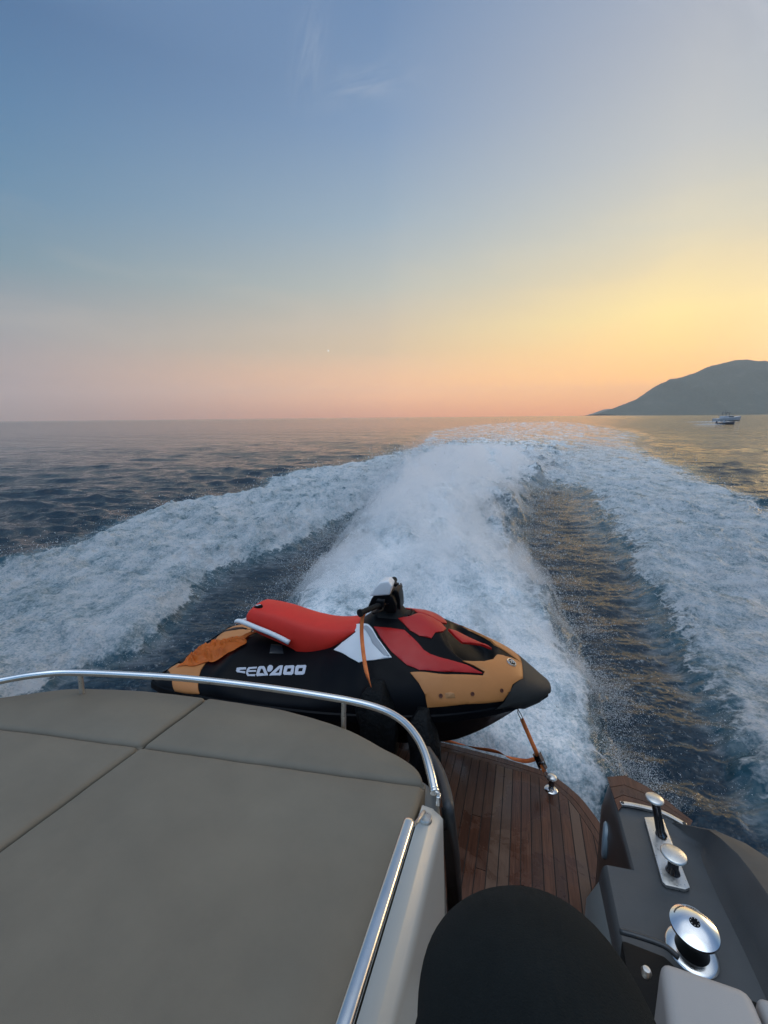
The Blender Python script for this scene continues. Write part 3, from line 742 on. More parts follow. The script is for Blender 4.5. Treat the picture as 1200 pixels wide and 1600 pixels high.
# side panels and bodywork, outlines taken round the panels as they stand on the body
panel('front_panel', [(641, 1051), (700, 1054), (754, 1056), (757, 1050), (740, 1040), (722, 1033), (738, 1034), (756, 1034), (770, 1031), (776, 1024), (812, 1033), (822, 1045), (829, 1054),
                      (818, 1060), (800, 1070), (796, 1080), (785, 1095), (728, 1100), (668, 1105), (664, 1085), (655, 1068)], M_tan, ski)
panel('side_panel', [(584, 980), (610, 982), (632, 985), (645, 997), (662, 1016), (672, 1022), (700, 1031), (728, 1039), (752, 1051), (753, 1053), (700, 1050), (655, 1047), (636, 1040), (612, 1019), (597, 1000)], M_red, ski)
panel('hood', [(622, 967), (640, 964), (654, 957), (672, 962), (688, 973), (697, 983), (692, 987), (680, 989), (674, 998), (655, 994), (640, 985)], M_red, ski)
panel('hood_rail', [(700, 984), (712, 987), (735, 999), (760, 1010), (768, 1014), (752, 1008), (733, 1006), (722, 1005), (712, 996)], M_red, ski, off=0.013, mirror=False)
panel('side_fairing', [(522, 1016), (535, 1005), (557, 989), (544, 976), (575, 976), (590, 997), (612, 1028), (585, 1032), (561, 1036), (545, 1027)], M_wht, ski)
panel('fairing_ridge', [(566, 981), (574, 979), (588, 998), (609, 1026), (600, 1025), (582, 1006)], M_gry, ski, off=0.016)
panel('stern_panel', [(262, 1047), (278, 1037), (300, 1038), (322, 1034), (352, 1022), (385, 996), (392, 992), (372, 1004), (352, 1022), (330, 1034), (320, 1046), (312, 1060), (310, 1086), (292, 1084), (274, 1080), (272, 1058)], M_tan, ski) if False else None
panel('stern_panel', [(261, 1046), (277, 1037), (290, 1041), (303, 1037), (321, 1031), (336, 1027), (322, 1036), (314, 1048), (311, 1062), (312, 1084), (292, 1083), (274, 1081), (271, 1058)], M_tan, ski)
panel('stern_deck_panel', [(283, 1035), (300, 1024), (322, 1011), (345, 1001), (372, 994), (402, 988), (383, 997), (363, 1012), (343, 1024), (322, 1029), (304, 1031)], M_tan, ski, off=0.012)
panel('stern_vent', [(279, 1034), (291, 1029), (312, 1028), (324, 1031), (306, 1036), (290, 1039)], M_blk, ski, off=0.015)
# nose bumper wraps the bow
xn = sorted([ski_xt(*p_) for p_ in ((786, 1095), (797, 1077), (801, 1070), (815, 1062), (829, 1055), (822, 1044), (813, 1034))])
xe = [xn[0][0] - .05] + [a for a, c in xn]; te = [0.0] + [min(c, 1.0) for a, c in xn]
te = list(np.maximum.accumulate(te)); te[-1] = 1.0
xe = [xe[0]] + [max(a, xe[0] + .002 * (i + 1)) for i, a in enumerate(xe[1:])]
bm = bmesh.new(); rows = []; full = []
xsb = np.linspace(xe[0], XS1, 90)
for x in xsb:
    x = float(x); tm = float(np.interp(x, xe, te)); full.append(tm > .985); tm = min(tm, 1.0)
    ts = np.concatenate([np.linspace(0, tm, 14), np.linspace(2 - tm, 2, 14)])
    P = ski_s(np.full(28, x), ts) + ski_n(np.full(28, x), ts) * 0.013
    zg = float(f_zg(x)); b_ = float(f_b(x)) + 0.013
    zlow = float(np.interp(x, [2.40, 2.5, 2.60, 2.70, 2.76], [.435, .42, .388, .405, .44]))
    rows.append([(x, -b_ * .80, zlow), (x, -b_ * .97, zlow + .03)] + [tuple(p) for p in P] + [(x, b_ * .97, zlow + .03), (x, b_ * .80, zlow)])
for k_, f_ in ((.008, .90), (.016, .72), (.021, .4)):
    rows.append([(XS1 + k_, y * f_, .452 + (z - .452) * f_) for _, y, z in rows[len(xsb) - 1]]); full.append(True)
V = [[bm.verts.new(p) for p in r_] for r_ in rows]
mid_ = len(V[0]) // 2
for i, (a, c) in enumerate(zip(V, V[1:])):
    for j in range(len(a) - 1):
        if j == mid_ - 1 and not (full[i] and full[i + 1]): continue
        bm.faces.new((a[j], c[j], c[j + 1], a[j + 1]))
    bm.faces.new((a[0], a[-1], c[-1], c[0]))
bm.faces.new(V[-1])
build('bow_bumper', bm, M_nose, ski, autos=45)
# bolts, cleat recess and badge on the tan panel
for px, py in ((688, 1087), (737, 1084), (782, 1079)):
    x, t = ski_xt(px, py); p = Vector(ski_s(x, t)); n = Vector(ski_n(x, t)); bm = bmesh.new()
    add_lathe(bm, [(0.0, .004), (.006, .004), (.0065, .009), (.011, .009), (.012, .0)], 16, Matrix.Translation(p + n * 0.006) @ n.to_track_quat('Z', 'Y').to_matrix().to_4x4())
    build('bolt', bm, principled('bolt_brown', lin((96, 50, 28)), 0.5) if 'bolt_brown' not in bpy.data.materials else bpy.data.materials['bolt_brown'], ski, autos=40)
panel('fender_socket', [(695, 1083), (702, 1081), (709, 1083), (711, 1090), (696, 1091)], principled('tan_shadow', lin((176, 124, 76)), 0.5), ski, off=0.014, curve=0)
x, t = ski_xt(798, 1037); p = Vector(ski_s(x, t)); n = Vector(ski_n(x, t)); MQ = Matrix.Translation(p + n * 0.008) @ n.to_track_quat('Z', 'Y').to_matrix().to_4x4()
bm = bmesh.new(); add_lathe(bm, [(0, .006), (.024, .006), (.026, .004), (.026, 0)], 28, MQ); bd = build('bow_badge', bm, M_blk, ski, autos=40)
bm = bmesh.new(); add_lathe(bm, [(.025, .002), (.025, .008), (.030, .009), (.033, .003), (.033, 0)], 28, MQ); build('badge_ring', bm, steel_dull, bd, autos=60)
bm = bmesh.new()
for pts in ([(-.015, .010), (-.004, .014), (.004, .006), (-.004, .0), (-.015, .002)], [(.002, .004), (.014, .008), (.016, -.004), (.006, -.014), (.0, -.008), (.006, -.004)]):
    add_tube(bm, [MQ @ Vector((a, c, .008)) for a, c in catmull([(a, c, 0) for a, c in pts], 4)] if False else [MQ @ Vector((q.x, q.y, .008)) for q in catmull([(a, c, 0) for a, c in pts], 4)], 0.0026, 6)
build('badge_mark', bm, steel_dull, bd)

# lettering on the flank, letter by letter (strokes in the photo's own proportions)
def U(px, py): return (360 + px / 9.23, 1020 + py / 9.23)
strokes = [
 [(80, 262), (95, 222), (130, 212), (228, 211), (222, 240), (140, 246), (128, 262)], [(80, 262), (128, 262), (216, 272), (212, 300), (100, 284)],
 [(226, 300), (236, 240), (262, 208), (386, 204), (378, 228), (282, 236), (262, 262), (256, 300)], [(262, 256), (372, 252), (366, 276), (258, 280)], [(226, 300), (258, 300), (268, 316), (364, 312), (354, 340), (246, 338)],
 [(372, 320), (396, 215), (420, 198), (484, 196), (474, 226), (440, 230), (420, 296), (415, 336), (385, 340)], [(484, 196), (500, 214), (546, 328), (500, 332), (466, 236), (440, 230), (470, 215)], [(412, 300), (470, 296), (506, 332), (400, 338)],
 [(528, 240), (538, 200), (565, 182), (592, 180), (612, 198), (610, 235), (590, 264), (560, 276), (536, 268)],
 [(556, 332), (580, 300), (690, 200), (716, 188), (758, 186), (752, 220), (720, 224), (610, 328)], [(720, 222), (758, 186), (736, 318), (708, 330), (700, 300)], [(600, 330), (636, 294), (704, 292), (712, 330)],
 [(758, 304), (776, 204), (800, 186), (842, 186), (832, 226), (822, 230), (808, 282), (806, 322), (775, 322)], [(842, 186), (908, 184), (926, 196), (922, 214), (878, 226), (832, 226)], [(878, 226), (924, 200), (906, 302), (882, 320), (862, 300)], [(806, 322), (808, 282), (862, 276), (884, 320)],
 [(924, 300), (944, 200), (966, 182), (1012, 182), (1000, 220), (988, 226), (976, 276), (972, 318), (942, 318)], [(1012, 182), (1078, 178), (1096, 190), (1090, 210), (1048, 220), (1000, 222)], [(1048, 220), (1094, 194), (1076, 296), (1052, 316), (1030, 296)], [(972, 318), (976, 276), (1034, 272), (1054, 316)]]
for side in (False, True):
    bm = bmesh.new()
    for s_ in strokes: panel_bm(bm, [(lambda q_: (q_[0], 2 - q_[1]) if side else q_)(ski_xt(*U(*p))) for p in s_], 0.004, 0.003, False, (0.08, 0.08), 0, 0.001)
    build('side_lettering', bm, M_logo, ski, smooth=False)
# little vent window behind the seat
panel('side_vent', [(423, 1007), (441, 1009), (443, 1022), (421, 1021)], M_gry if False else principled('vent_dark', (0.02, 0.028, 0.034), 0.35), ski, off=0.008)

# seat
sx_ = [.645, .675, .72, .80, .92, 1.03, 1.16, 1.28, 1.38, 1.46, 1.52]
ft = interp(sx_, [.775, .82, .845, .84, .825, .80, .775, .765, .772, .785, .79])
fb_ = interp(sx_, [.735, .725, .70, .67, .635, .60, .545, .585, .66, .72, .76])
fw = interp(sx_, [.085, .125, .145, .158, .162, .165, .172, .165, .15, .135, .115])
bm = bmesh.new(); rows = []
for x in np.linspace(.645, 1.52, 60):
    zt, zb, w_ = float(ft(x)), float(fb_(x)), float(fw(x)); h_ = zt - zb
    prof = [(w_ * 1.0, zb), (w_ * 1.05, zb + h_ * .35), (w_ * .98, zb + h_ * .68), (w_ * .82, zb + h_ * .90), (w_ * .5, zt - .003), (0, zt + .004)]
    full = catmull([(0, -y, z) for y, z in prof] + [(0, y, z) for y, z in reversed(prof[:-1])], 3)
    rows.append([bm.verts.new((x, q.y, q.z)) for q in full])
for a, c in zip(rows, rows[1:]):
    for j in range(len(a) - 1): bm.faces.new((a[j], c[j], c[j + 1], a[j + 1]))
    bm.faces.new((a[0], a[-1], c[-1], c[0]))
bm.faces.new(rows[0]); bm.faces.new(list(reversed(rows[-1])))
seat = build('seat', bm, M_seat, ski, autos=50)
bm = bmesh.new()   # welt seam over the seat where rider and passenger pads meet
pts = []
for a in np.linspace(-1, 1, 17):
    x = 0.90 + 0.035 * (1 - abs(a)) - 0.10 * max(0, abs(a) - .5); zt, zb, w_ = float(ft(x)), float(fb_(x)), float(fw(x))
    pts.append((x, w_ * 1.0 * math.sin(a * math.pi / 2), zb + (zt - zb) * (0.42 + .585 * math.cos(a * math.pi / 2) ** .8)))
add_tube(bm, pts, 0.0035, 6); build('seat_seam', bm, M_red, seat)
bm = bmesh.new()
Ms_ = Matrix.Translation((.735, -.075, .846)) @ Matrix.Rotation(math.radians(-14), 4, 'Y')
add_lathe(bm, [(0, .006), (.026, .004), (.030, 0), (.030, -.02)], 24, Ms_ @ Matrix.Diagonal((1.1, 0.8, 1, 1))); bd = build('seat_badge', bm, M_blk, seat, autos=40)
bm = bmesh.new(); add_box(bm, Ms_ @ Vector((-.006, -.003, .007)), (.022, .008, .004)); add_box(bm, Ms_ @ Vector((.010, .006, .007)), (.016, .006, .004)); build('badge_mark', bm, M_wht, bd, smooth=False)
# grab bar round the back of the seat
bm = bmesh.new()
gp = catmull([(1.03, -.195, .655), (.92, -.20, .70), (.80, -.20, .735), (.66, -.185, .765), (.61, -.15, .745), (.60, 0, .70), (.61, .15, .72), (.66, .185, .75), (.80, .20, .735), (1.03, .195, .655)], 6)
add_tube(bm, gp, 0.019, 10, flat=0.85); build('grab_bar', bm, M_wht, ski)

# steering: column, bar with grips, pad and white shroud
st = bmesh.new()
def loft(bm, secs, n=4):
    """secs: list of rings with equal counts"""
    V = [[bm.verts.new(p) for p in s_] for s_ in secs]
    for a, c in zip(V, V[1:]):
        for j in range(len(a)): bm.faces.new((a[j], a[(j + 1) % len(a)], c[(j + 1) % len(a)], c[j]))
    bm.faces.new(list(reversed(V[0]))); bm.faces.new(V[-1])
def rring(cx, y, cz, wx_, wz, n=16, tilt=0.0, pw=0.7):
    out = []
    for k in range(n):
        a = 2 * math.pi * k / n; c_, s_ = math.cos(a), math.sin(a)
        xx = wx_ * math.copysign(abs(c_) ** pw, c_); zz = wz * math.copysign(abs(s_) ** pw, s_)
        out.append((cx + xx * math.cos(tilt) + zz * math.sin(tilt), y, cz - xx * math.sin(tilt) + zz * math.cos(tilt)))
    return out
MSI0 = MS.inverted()
def side_prism(bm, pix, y0, y1, taper=0.0):
    o_ = MSI0 @ CAMP; R3 = MSI0.to_3x3(); P = []
    for p in pix:
        d = R3 @ cdir(*p); k = (y0 - o_.y) / d.y; v_ = o_ + d * k; P.append(v_)
    c = sum(P, Vector()) / len(P)
    A0 = [bm.verts.new(v_) for v_ in P]; A1 = [bm.verts.new((c.x + (v_.x - c.x) * (1 - taper), y1, c.z + (v_.z - c.z) * (1 - taper))) for v_ in P]
    n = len(P); bm.faces.new(A0); bm.faces.new(list(reversed(A1)))
    for i in range(n): bm.faces.new((A0[i], A0[(i + 1) % n], A1[(i + 1) % n], A1[i]))
side_prism(st, [(574, 949), (580, 936), (587, 927), (598, 929), (607, 928), (614, 934), (619, 946), (618, 958), (606, 959), (597, 953), (586, 950)], -.115, .10, .06)
side_prism(st, [(611, 957), (612, 926), (616, 922), (622, 924), (625, 938), (626, 956), (620, 961)], -.05, .125, .08)
pad = build('steering_pad', st, M_blk, ski, bevel=.012, seg=3, autos=60)
bm = bmesh.new(); side_prism(bm, [(577, 932), (585, 918), (594, 910), (606, 908), (613, 916), (609, 930), (596, 931)], -.125, .02, .10)
build('steering_shroud', bm, M_wht, pad, bevel=.012, seg=3, autos=60)
bm = bmesh.new(); loft(bm, [[(1.70 + a * wx_, b2 * wy, z) for a, b2 in ((-1, -.6), (-.6, -1), (.6, -1), (1, -.6), (1, .6), (.6, 1), (-.6, 1), (-1, .6))] for z, wx_, wy in ((.84, .13, .12), (.88, .10, .09), (.93, .06, .06), (.96, .05, .05))])
build('steering_column', bm, black_rubber, ski, autos=40)
bm = bmesh.new(); add_tube(bm, catmull([(1.605, -.31, .985), (1.66, -.20, .985), (1.70, -.10, .96), (1.71, 0, .955), (1.71, .10, .965), (1.69, .20, .985), (1.665, .31, .985)], 5), 0.012, 10); hb = build('handlebar', bm, M_blk, ski)
for s_, e_ in ((-1, Vector((1.578, -.365, .985))), (1, Vector((1.655, .365, .99)))):
    i_ = Vector((1.665, -.19, .985)) if s_ < 0 else Vector((1.692, .20, .985))
    dv = (e_ - i_)
    bm = bmesh.new(); ps = [i_ + dv * k / 14 for k in range(15)]
    add_tube(bm, ps, [0.0185 if k % 2 else 0.0165 for k in range(14)] + [0.0185], 14)
    add_tube(bm, [e_, e_ + dv.normalized() * .012], 0.024, 14)
    g_ = build('grip', bm, black_rubber, hb, autos=50)
    bm = bmesh.new(); add_tube(bm, [i_ + Vector((.02, 0, -.01)), i_ + dv * .35 + Vector((.055, 0, -.012)), i_ + dv * .8 + Vector((.05, 0, -.012))], 0.0065, 8); add_box(bm, i_ + Vector((0, 0, .006)), (.05, .045, .052))
    build('lever', bm, M_blk, hb, bevel=0.004)
bm = bmesh.new()
for k in range(5): add_box(bm, (1.835 + k * .022, -.0, .880 - k * .004), (.012, .12 + .01 * k, .010))
build('hood_vent', bm, M_blk, ski, smooth=False, bevel=0.002)
bm = bmesh.new(); loft(bm, [rring(x, 0, z, 0.001, 0.001, 12) if False else [(x, yy * w_, z + hh) for yy, hh in ((-1, -.05), (-.9, .0), (-.5, .03), (0, .036), (.5, .03), (.9, 0), (1, -.05))] for x, w_, z in ((1.50, .125, .765), (1.55, .13, .80), (1.60, .12, .835), (1.66, .11, .86))])
build('neck_cover', bm, principled('speckled_mat', (0.025, 0.03, 0.036), 0.7, bump=0.6, bscale=150, var=0.5, vscale=60), ski, autos=50)
# tow eye under the bow
bm = bmesh.new(); c_ = Vector((2.585, 0, .285)); add_tube(bm, [c_ + Vector((math.sin(a) * .0, math.cos(a) * .016, math.sin(a) * .016)) for a in np.linspace(0, 2 * math.pi, 17)], .004, 8); build('bow_eye', bm, steel, ski)
bm = bmesh.new(); add_lathe(bm, [(0, 0), (.09, 0), (.10, -.10), (.075, -.18), (.06, -.18), (.05, -.12)], 24, Matrix.Translation((.20, 0, .22)) @ Matrix.Rotation(math.radians(90), 4, 'Y')); build('jet_nozzle', bm, black_rubber, ski, autos=50)

# a crumpled orange cloth stuffed on the stern deck
bm = bmesh.new(); nx, ny = 60, 36; V = []
ca_, cb_ = ski_xt(292, 1029), ski_xt(384, 992)
for i in range(nx):
    a = i / (nx - 1); row = []
    x = 0.27 + 0.42 * a
    tl = 0.56 + 0.12 * a + 0.02 * math.sin(a * 17); th_ = 1.02 - 0.05 * a + 0.03 * math.sin(a * 11 + 1)
    for j in range(ny):
        c = j / (ny - 1); t = tl + (th_ - tl) * c
        xx = x + 0.02 * math.sin(c * 9 + a * 5)
        p = Vector(ski_s(xx, t)); n = Vector(ski_n(xx, t))
        r1 = 1 - abs(float(gnoise(np.array([a * 7 + c * 3]), np.array([c * 3.5 - a * 2]), 5)[0])); r2 = 1 - abs(float(gnoise(np.array([a * 17]), np.array([c * 9 + a * 6]), 8)[0]))
        env = min(1, 5 * a, 5 * (1 - a), 5 * c, 5 * (1 - c))
        h_ = 0.012 + env * (0.045 * r1 ** 3 + 0.020 * r2 ** 2)
        row.append(bm.verts.new(p + n * h_ + Vector((0, 0, .004))))
    V.append(row)
for a, c in zip(V, V[1:]):
    for j in range(ny - 1): bm.faces.new((a[j], c[j], c[j + 1], a[j + 1]))
bmesh.ops.solidify(bm, geom=bm.faces[:], thickness=0.003)
for v_ in bm.verts: pass
cl_ = build('orange_cloth', bm, M_cloth, None, weld=False)
cl_.matrix_world = MS
tag(cl_, 'crumpled bright orange cloth lying on the stern deck of the red seated jet ski', 'cloth')
# ------------------------------------------------------------------ our own motor yacht
def bat(px, py, drop):
    p = bpt(px, py, drop); return Vector((p.x, p.y, DECK - drop))
yacht = frame_empty('motor_yacht', MB)
tag(yacht, 'white motor yacht stern with teak swim platform, rails and deck hardware in the foreground', 'yacht')
M_white = principled('white_gelcoat', (0.45, 0.47, 0.455), 0.30, 0, 0.5, 0.0, var=0.015, vscale=1.5, rvar=0.06)
M_grey = principled('dark_grey_nonskid', (0.062, 0.066, 0.069), 0.38, 0, 0.5, var=0.14, vscale=5, bump=0.35, bscale=260, rvar=0.15)
M_grey2 = principled('grey_gelcoat', (0.11, 0.125, 0.13), 0.38, 0, 0.5, var=0.08, vscale=3, rvar=0.2)
M_rim = principled('weathered_rim', (0.075, 0.070, 0.064), 0.45, 0, 0.4, var=0.25, vscale=6, bump=0.2)
# teak
M_teak = bpy.data.materials.new('teak'); M_teak.use_nodes = True
N = NT(M_teak.node_tree); b = N.n['Principled BSDF']; tcn = N.new('ShaderNodeTexCoord').outputs['Object']
rnd = N.new('ShaderNodeAttribute', attribute_name='board').outputs['Fac']
gv = N.new('ShaderNodeCombineXYZ'); sxy = N.new('ShaderNodeSeparateXYZ'); N.l.new(tcn, sxy.inputs[0])
N.l.new(N.math('MULTIPLY', sxy.outputs[0], 55.0), gv.inputs[0]); N.l.new(N.math('ADD', N.math('MULTIPLY', sxy.outputs[1], 2.2), N.math('MULTIPLY', rnd, 37.0)), gv.inputs[1]); N.l.new(N.math('MULTIPLY', rnd, 11.0), gv.inputs[2])
gr = N.noise(gv.outputs[0], 1.6, 6.0, 0.65, 1.2)
st_ = N.noise(tcn, 3.2, 5.0, 0.6, 0.5)
c = N.mix(N.mapr(gr, 0.3, 0.72), lin((64, 37, 27)), lin((114, 74, 55)))
c = N.mix(N.mapr(rnd, 0.0, 1.0, 0.0, 0.8), c, lin((54, 38, 33)))
c = N.mix(N.math('MULTIPLY', N.math('GREATER_THAN', rnd, 0.82), 0.55), c, lin((112, 90, 76)))
c = N.mix(N.mapr(st_, 0.46, 0.62, 0.0, 0.35), c, lin((48, 33, 28)))
N.l.new(c, b.inputs['Base Color']); N.l.new(N.mapr(st_, 0.44, 0.56, 0.60, 0.22), b.inputs['Roughness']); b.inputs['Specular IOR Level'].default_value = 0.35
bn = N.new('ShaderNodeBump'); bn.inputs['Distance'].default_value = 0.0015; bn.inputs['Strength'].default_value = 0.5; N.l.new(gr, bn.inputs['Height']); N.l.new(bn.outputs[0], b.inputs['Normal'])
M_caulk = principled('deck_caulking', (0.012, 0.011, 0.010), 0.8)

# platform outline (half), astern edge as a function of distance across
edge_u = [bat(690, 1160, DECK), bat(760, 1178, DECK), bat(850, 1205, DECK), bat(900, 1240, DECK), bat(940, 1290, DECK)]
eu = [CU] + [p.x for p in edge_u] + [0.64, 0.70]; ev = [2.93] + [p.y for p in edge_u] + [2.25, 1.7]
f_edge = interp(eu, ev)
uu = np.concatenate([np.linspace(CU, 0.40, 26), np.linspace(0.42, 0.70, 30)])
half = [(float(u_), float(f_edge(u_))) for u_ in uu]
outl = [(2 * CU - a, c) for a, c in reversed(half[1:])] + half
poly = [(2 * CU - 0.72, 0.9)] + outl + [(0.72, 0.9)]
bm = bmesh.new(); add_prism(bm, list(reversed(poly)), -0.10, -0.004)
plat = build('swim_platform', bm, principled('platform_gelcoat', (0.55, 0.57, 0.57), 0.35), yacht, smooth=False, autos=40)
def inset_edge(u_, d):
    """astern edge moved in by d, measured square to the edge"""
    best = 1e9
    for a, c in outl:
        dx = u_ - a
        if abs(dx) < d: best = min(best, c - math.sqrt(d * d - dx * dx))
    return best if best < 1e8 else float(f_edge(u_ if u_ > CU else 2 * CU - u_)) - d
# margin board follows the curve
bm = bmesh.new(); lay = bm.verts.layers.float.new('board')
O = [Vector((a, c, 0)) for a, c in outl]
def nrm(i):
    t = (O[min(i + 1, len(O) - 1)] - O[max(i - 1, 0)]).normalized(); return Vector((t.y, -t.x, 0))
for w0, w1, bv in ((0.0, 0.048, .35), (0.052, 0.085, .55)):
    V = []
    for i in range(len(O)):
        n_ = nrm(i); a = O[i] + n_ * w0; c = O[i] + n_ * w1
        if n_.y > 0: a = O[i] - n_ * w0; c = O[i] - n_ * w1
        V.append([bm.verts.new(Vector((a.x, a.y, -.012))), bm.verts.new(Vector((a.x, a.y, .002))), bm.verts.new(Vector((c.x, c.y, .002))), bm.verts.new(Vector((c.x, c.y, -.012)))])
    for a, c in zip(V, V[1:]):
        for j in range(3): bm.faces.new((a[j], c[j], c[j + 1], a[j + 1]))
    for r_ in V:
        for q_ in r_: q_[lay] = bv
build('margin_board', bm, M_teak, plat, smooth=False, weld=False)
# planks run fore and aft with black caulking between
bm = bmesh.new(); lay = bm.verts.layers.float.new('board'); random.seed(3)
pw = 0.056; k = 0
u_ = 2 * CU - 0.60
while u_ < 0.64:
    a, c = u_ + 0.0025, u_ + pw - 0.0025
    m_ = 0.088; va, vc = inset_edge(a, m_), inset_edge(c, m_)
    rb = random.random()
    cuts = [0.95]; y_ = 0.95 + random.random() * 1.6
    while y_ < min(va, vc) - 0.3: cuts.append(y_); y_ += 1.8 + random.random() * 0.8
    for q_ in range(len(cuts)):
        y0 = cuts[q_]; y1a, y1c = (cuts[q_ + 1] - .004,) * 2 if q_ + 1 < len(cuts) else (va, vc)
        if y1a <= y0 + .02 or y1c <= y0 + .02: continue
        ps = [(a, y0), (c, y0), (c, y1c), (a, y1a)]
        lo = [bm.verts.new((x_, y2, -.010)) for x_, y2 in ps]; hi = [bm.verts.new((x_, y2, .003)) for x_, y2 in ps]
        bm.faces.new(hi); [bm.faces.new((lo[i], lo[(i + 1) % 4], hi[(i + 1) % 4], hi[i])) for i in range(4)]
        rv = (rb + 0.37 * q_) % 1
        for q2 in lo + hi: q2[lay] = rv
    u_ += pw
build('teak_planking', bm, M_teak, plat, smooth=False, weld=False)
bm = bmesh.new()
pc = [(2 * CU - 0.70, 0.92)] + [(2 * CU - a, c - 0.03) for a, c in reversed(half[1:])] + [(a, c - 0.03) for a, c in half] + [(0.70, 0.92)]
sc_ = 0.985
add_prism(bm, [((a - CU) * sc_ + CU, c) for a, c in reversed(pc)], -0.003, -0.0005)
build('deck_caulking', bm, M_caulk, plat, smooth=False)

# hull below and forward of the platform, with a raked transom
bm = bmesh.new(); rows = []
for v_, hw, top, keel in ((2.0, 1.75, -.08, -.55), (1.5, 1.95, -.05, -.8), (0.6, 2.10, .55, -1.0), (-2.0, 2.2, .75, -1.3), (-5.0, 2.1, .95, -1.7), (-8.5, 1.5, 1.2, -2.1), (-11.0, 0.5, 1.45, -2.2), (-11.8, 0.05, 1.5, -1.2)):
    rows.append([bm.verts.new((CU + s_ * hw * w_, v_, z_)) for s_, w_, z_ in ((-1, .97, top), (-1, 1, top * .6 + keel * .1), (-1, .9, keel * .55), (-1, .45, keel * .8), (1, 0, keel), (1, .45, keel * .8), (1, .9, keel * .55), (1, 1, top * .6 + keel * .1), (1, .97, top))])
for a, c in zip(rows, rows[1:]):
    for j in range(8): bm.faces.new((a[j], c[j], c[j + 1], a[j + 1]))
    bm.faces.new((a[0], a[-1], c[-1], c[0]))
bm.faces.new(rows[0]); bm.faces.new(rows[-1])
build('hull', bm, M_white, yacht, autos=30)

# ---- garage / sun-pad base: curved block the cushions lie on
PAD = 1.05
pe = [bat(663, 1236, PAD), bat(655, 1200, PAD), bat(628, 1178, PAD), bat(600, 1163, PAD), bat(550, 1137, PAD), bat(500, 1119, PAD), bat(420, 1100, PAD), bat(325, 1086, PAD)]
right_u = bat(644, 1285, PAD).x
fr = [Vector((right_u, -0.55, 0)), Vector((right_u, bat(648, 1282, PAD).y, 0))] + [Vector((p.x, p.y, 0)) for p in pe[:-1]]
cu_pad = pe[-1].x - 0.004
rear = catmull(fr[1:] + [Vector((cu_pad, pe[-1].y, 0))], 5)
ptsR = [(p.x, p.y) for p in rear]
base_half = [(right_u + .03, -0.55)] + [(a + .035, c + .045) for a, c in ptsR]
f_rl = interp([0, .27, .605, .82, 1.0], [pe[-1].y, 1.347, 1.242, 1.085, .95])          # the pad's left half, by distance from the centre seam
left_half = [(2 * cu_pad - right_u - .03, -0.55), (2 * cu_pad - right_u - .03, .93)] + [(cu_pad - a_ - .03, float(f_rl(a_)) + .045) for a_ in (1.0, .93, .82, .72, .6, .45, .3, .15)]
base_poly = base_half + list(reversed(left_half))
bm = bmesh.new(); n_ = len(base_poly)
zt_ = DECK - PAD - 0.105
rings = []
for dz, off in ((zt_, -.02), (zt_ - .02, .01), (zt_ - .10, .02), (.45, .05), (-.001, .11)):
    rings.append([bm.verts.new((a + (off if a > cu_pad + .02 else -off), c + off * (1 if c > 0 else 0), dz)) for a, c in base_poly])
for a, c in zip(rings, rings[1:]):
    for j in range(n_): bm.faces.new((a[j], a[(j + 1) % n_], c[(j + 1) % n_], c[j]))
bm.faces.new(rings[0]); bm.faces.new(list(reversed(rings[-1])))
build('transom_block', bm, M_grey2, yacht, autos=35)

# ---- white coaming on the right of the sun pad
cz = DECK - PAD - 0.02
def P3(px, py, d): v_ = bat(px, py, d); return v_
ridge = [P3(694, 1262, 1.07), P3(684, 1300, 1.07), P3(660, 1400, 1.07), P3(620, 1600, 1.07)]
ru = sum(p.x for p in ridge) / 4
ua, va_ = ridge[0].x, ridge[0].y
inn = right_u + .008
bm = bmesh.new()
secs = []
for v_, s_ in ((-0.6, 0), (0.2, 0), (0.5, 0), (0.8, 0), (va_ - .05, 0), (va_ - .012, .4), (va_, 1)):
    g_ = .012 * s_
    secs.append([(inn, v_, .0), (inn, v_, cz - g_), (inn + (ua - inn) * .5, v_, cz - .003 - g_), (ua - .030, v_, cz - .008 - g_), (ua - .012, v_, cz - .018 - g_), (ua - .002, v_, cz - .040), (ua, v_, cz - .07), (ua + .045, v_ + (.05 if s_ or v_ > .9 else 0), .0)])
V = [[bm.verts.new(p) for p in s_] for s_ in secs]
for a, c in zip(V, V[1:]):
    for j in range(len(a) - 1): bm.faces.new((a[j], c[j], c[j + 1], a[j + 1]))
bm.faces.new(V[0]); bm.faces.new(list(reversed(V[-1])))
build('side_coaming', bm, M_white, yacht, autos=50)
# grey gunwale piece curving round behind the coaming
bm = bmesh.new()
gl = [bat(719, 1425, 2.05), bat(716, 1375, 1.80), bat(711, 1325, 1.48), bat(704, 1285, 1.22), bat(699, 1258, 1.11), bat(697, 1240, 1.10), bat(690, 1212, 1.12), bat(680, 1188, 1.14), bat(665, 1165, 1.16)]
tp_ = catmull([(p.x + .004, p.y + .012, p.z - .03) for p in gl], 6)
add_tube(bm, tp_, [0.007 + 0.012 * min(1, k_ / 24) for k_ in range(len(tp_))], 14)
tb_ = bmesh.new(); ce_ = [bat(699, 1262, 1.09), bat(701, 1300, 1.35), bat(703, 1345, 1.65), bat(705, 1390, 1.95), bat(706, 1425, 2.08)]
te_ = [Vector((p.x + .004, p.y + .012, p.z - .03)) for p in reversed(gl[:5])]
v0_ = [tb_.verts.new(p + Vector((-.02, -.004, 0))) for p in ce_]; v1_ = [tb_.verts.new(p) for p in te_]
for i_ in range(4): tb_.faces.new((v0_[i_], v0_[i_ + 1], v1_[i_ + 1], v1_[i_]))
bmesh.ops.solidify(tb_, geom=tb_.faces[:], thickness=0.012)
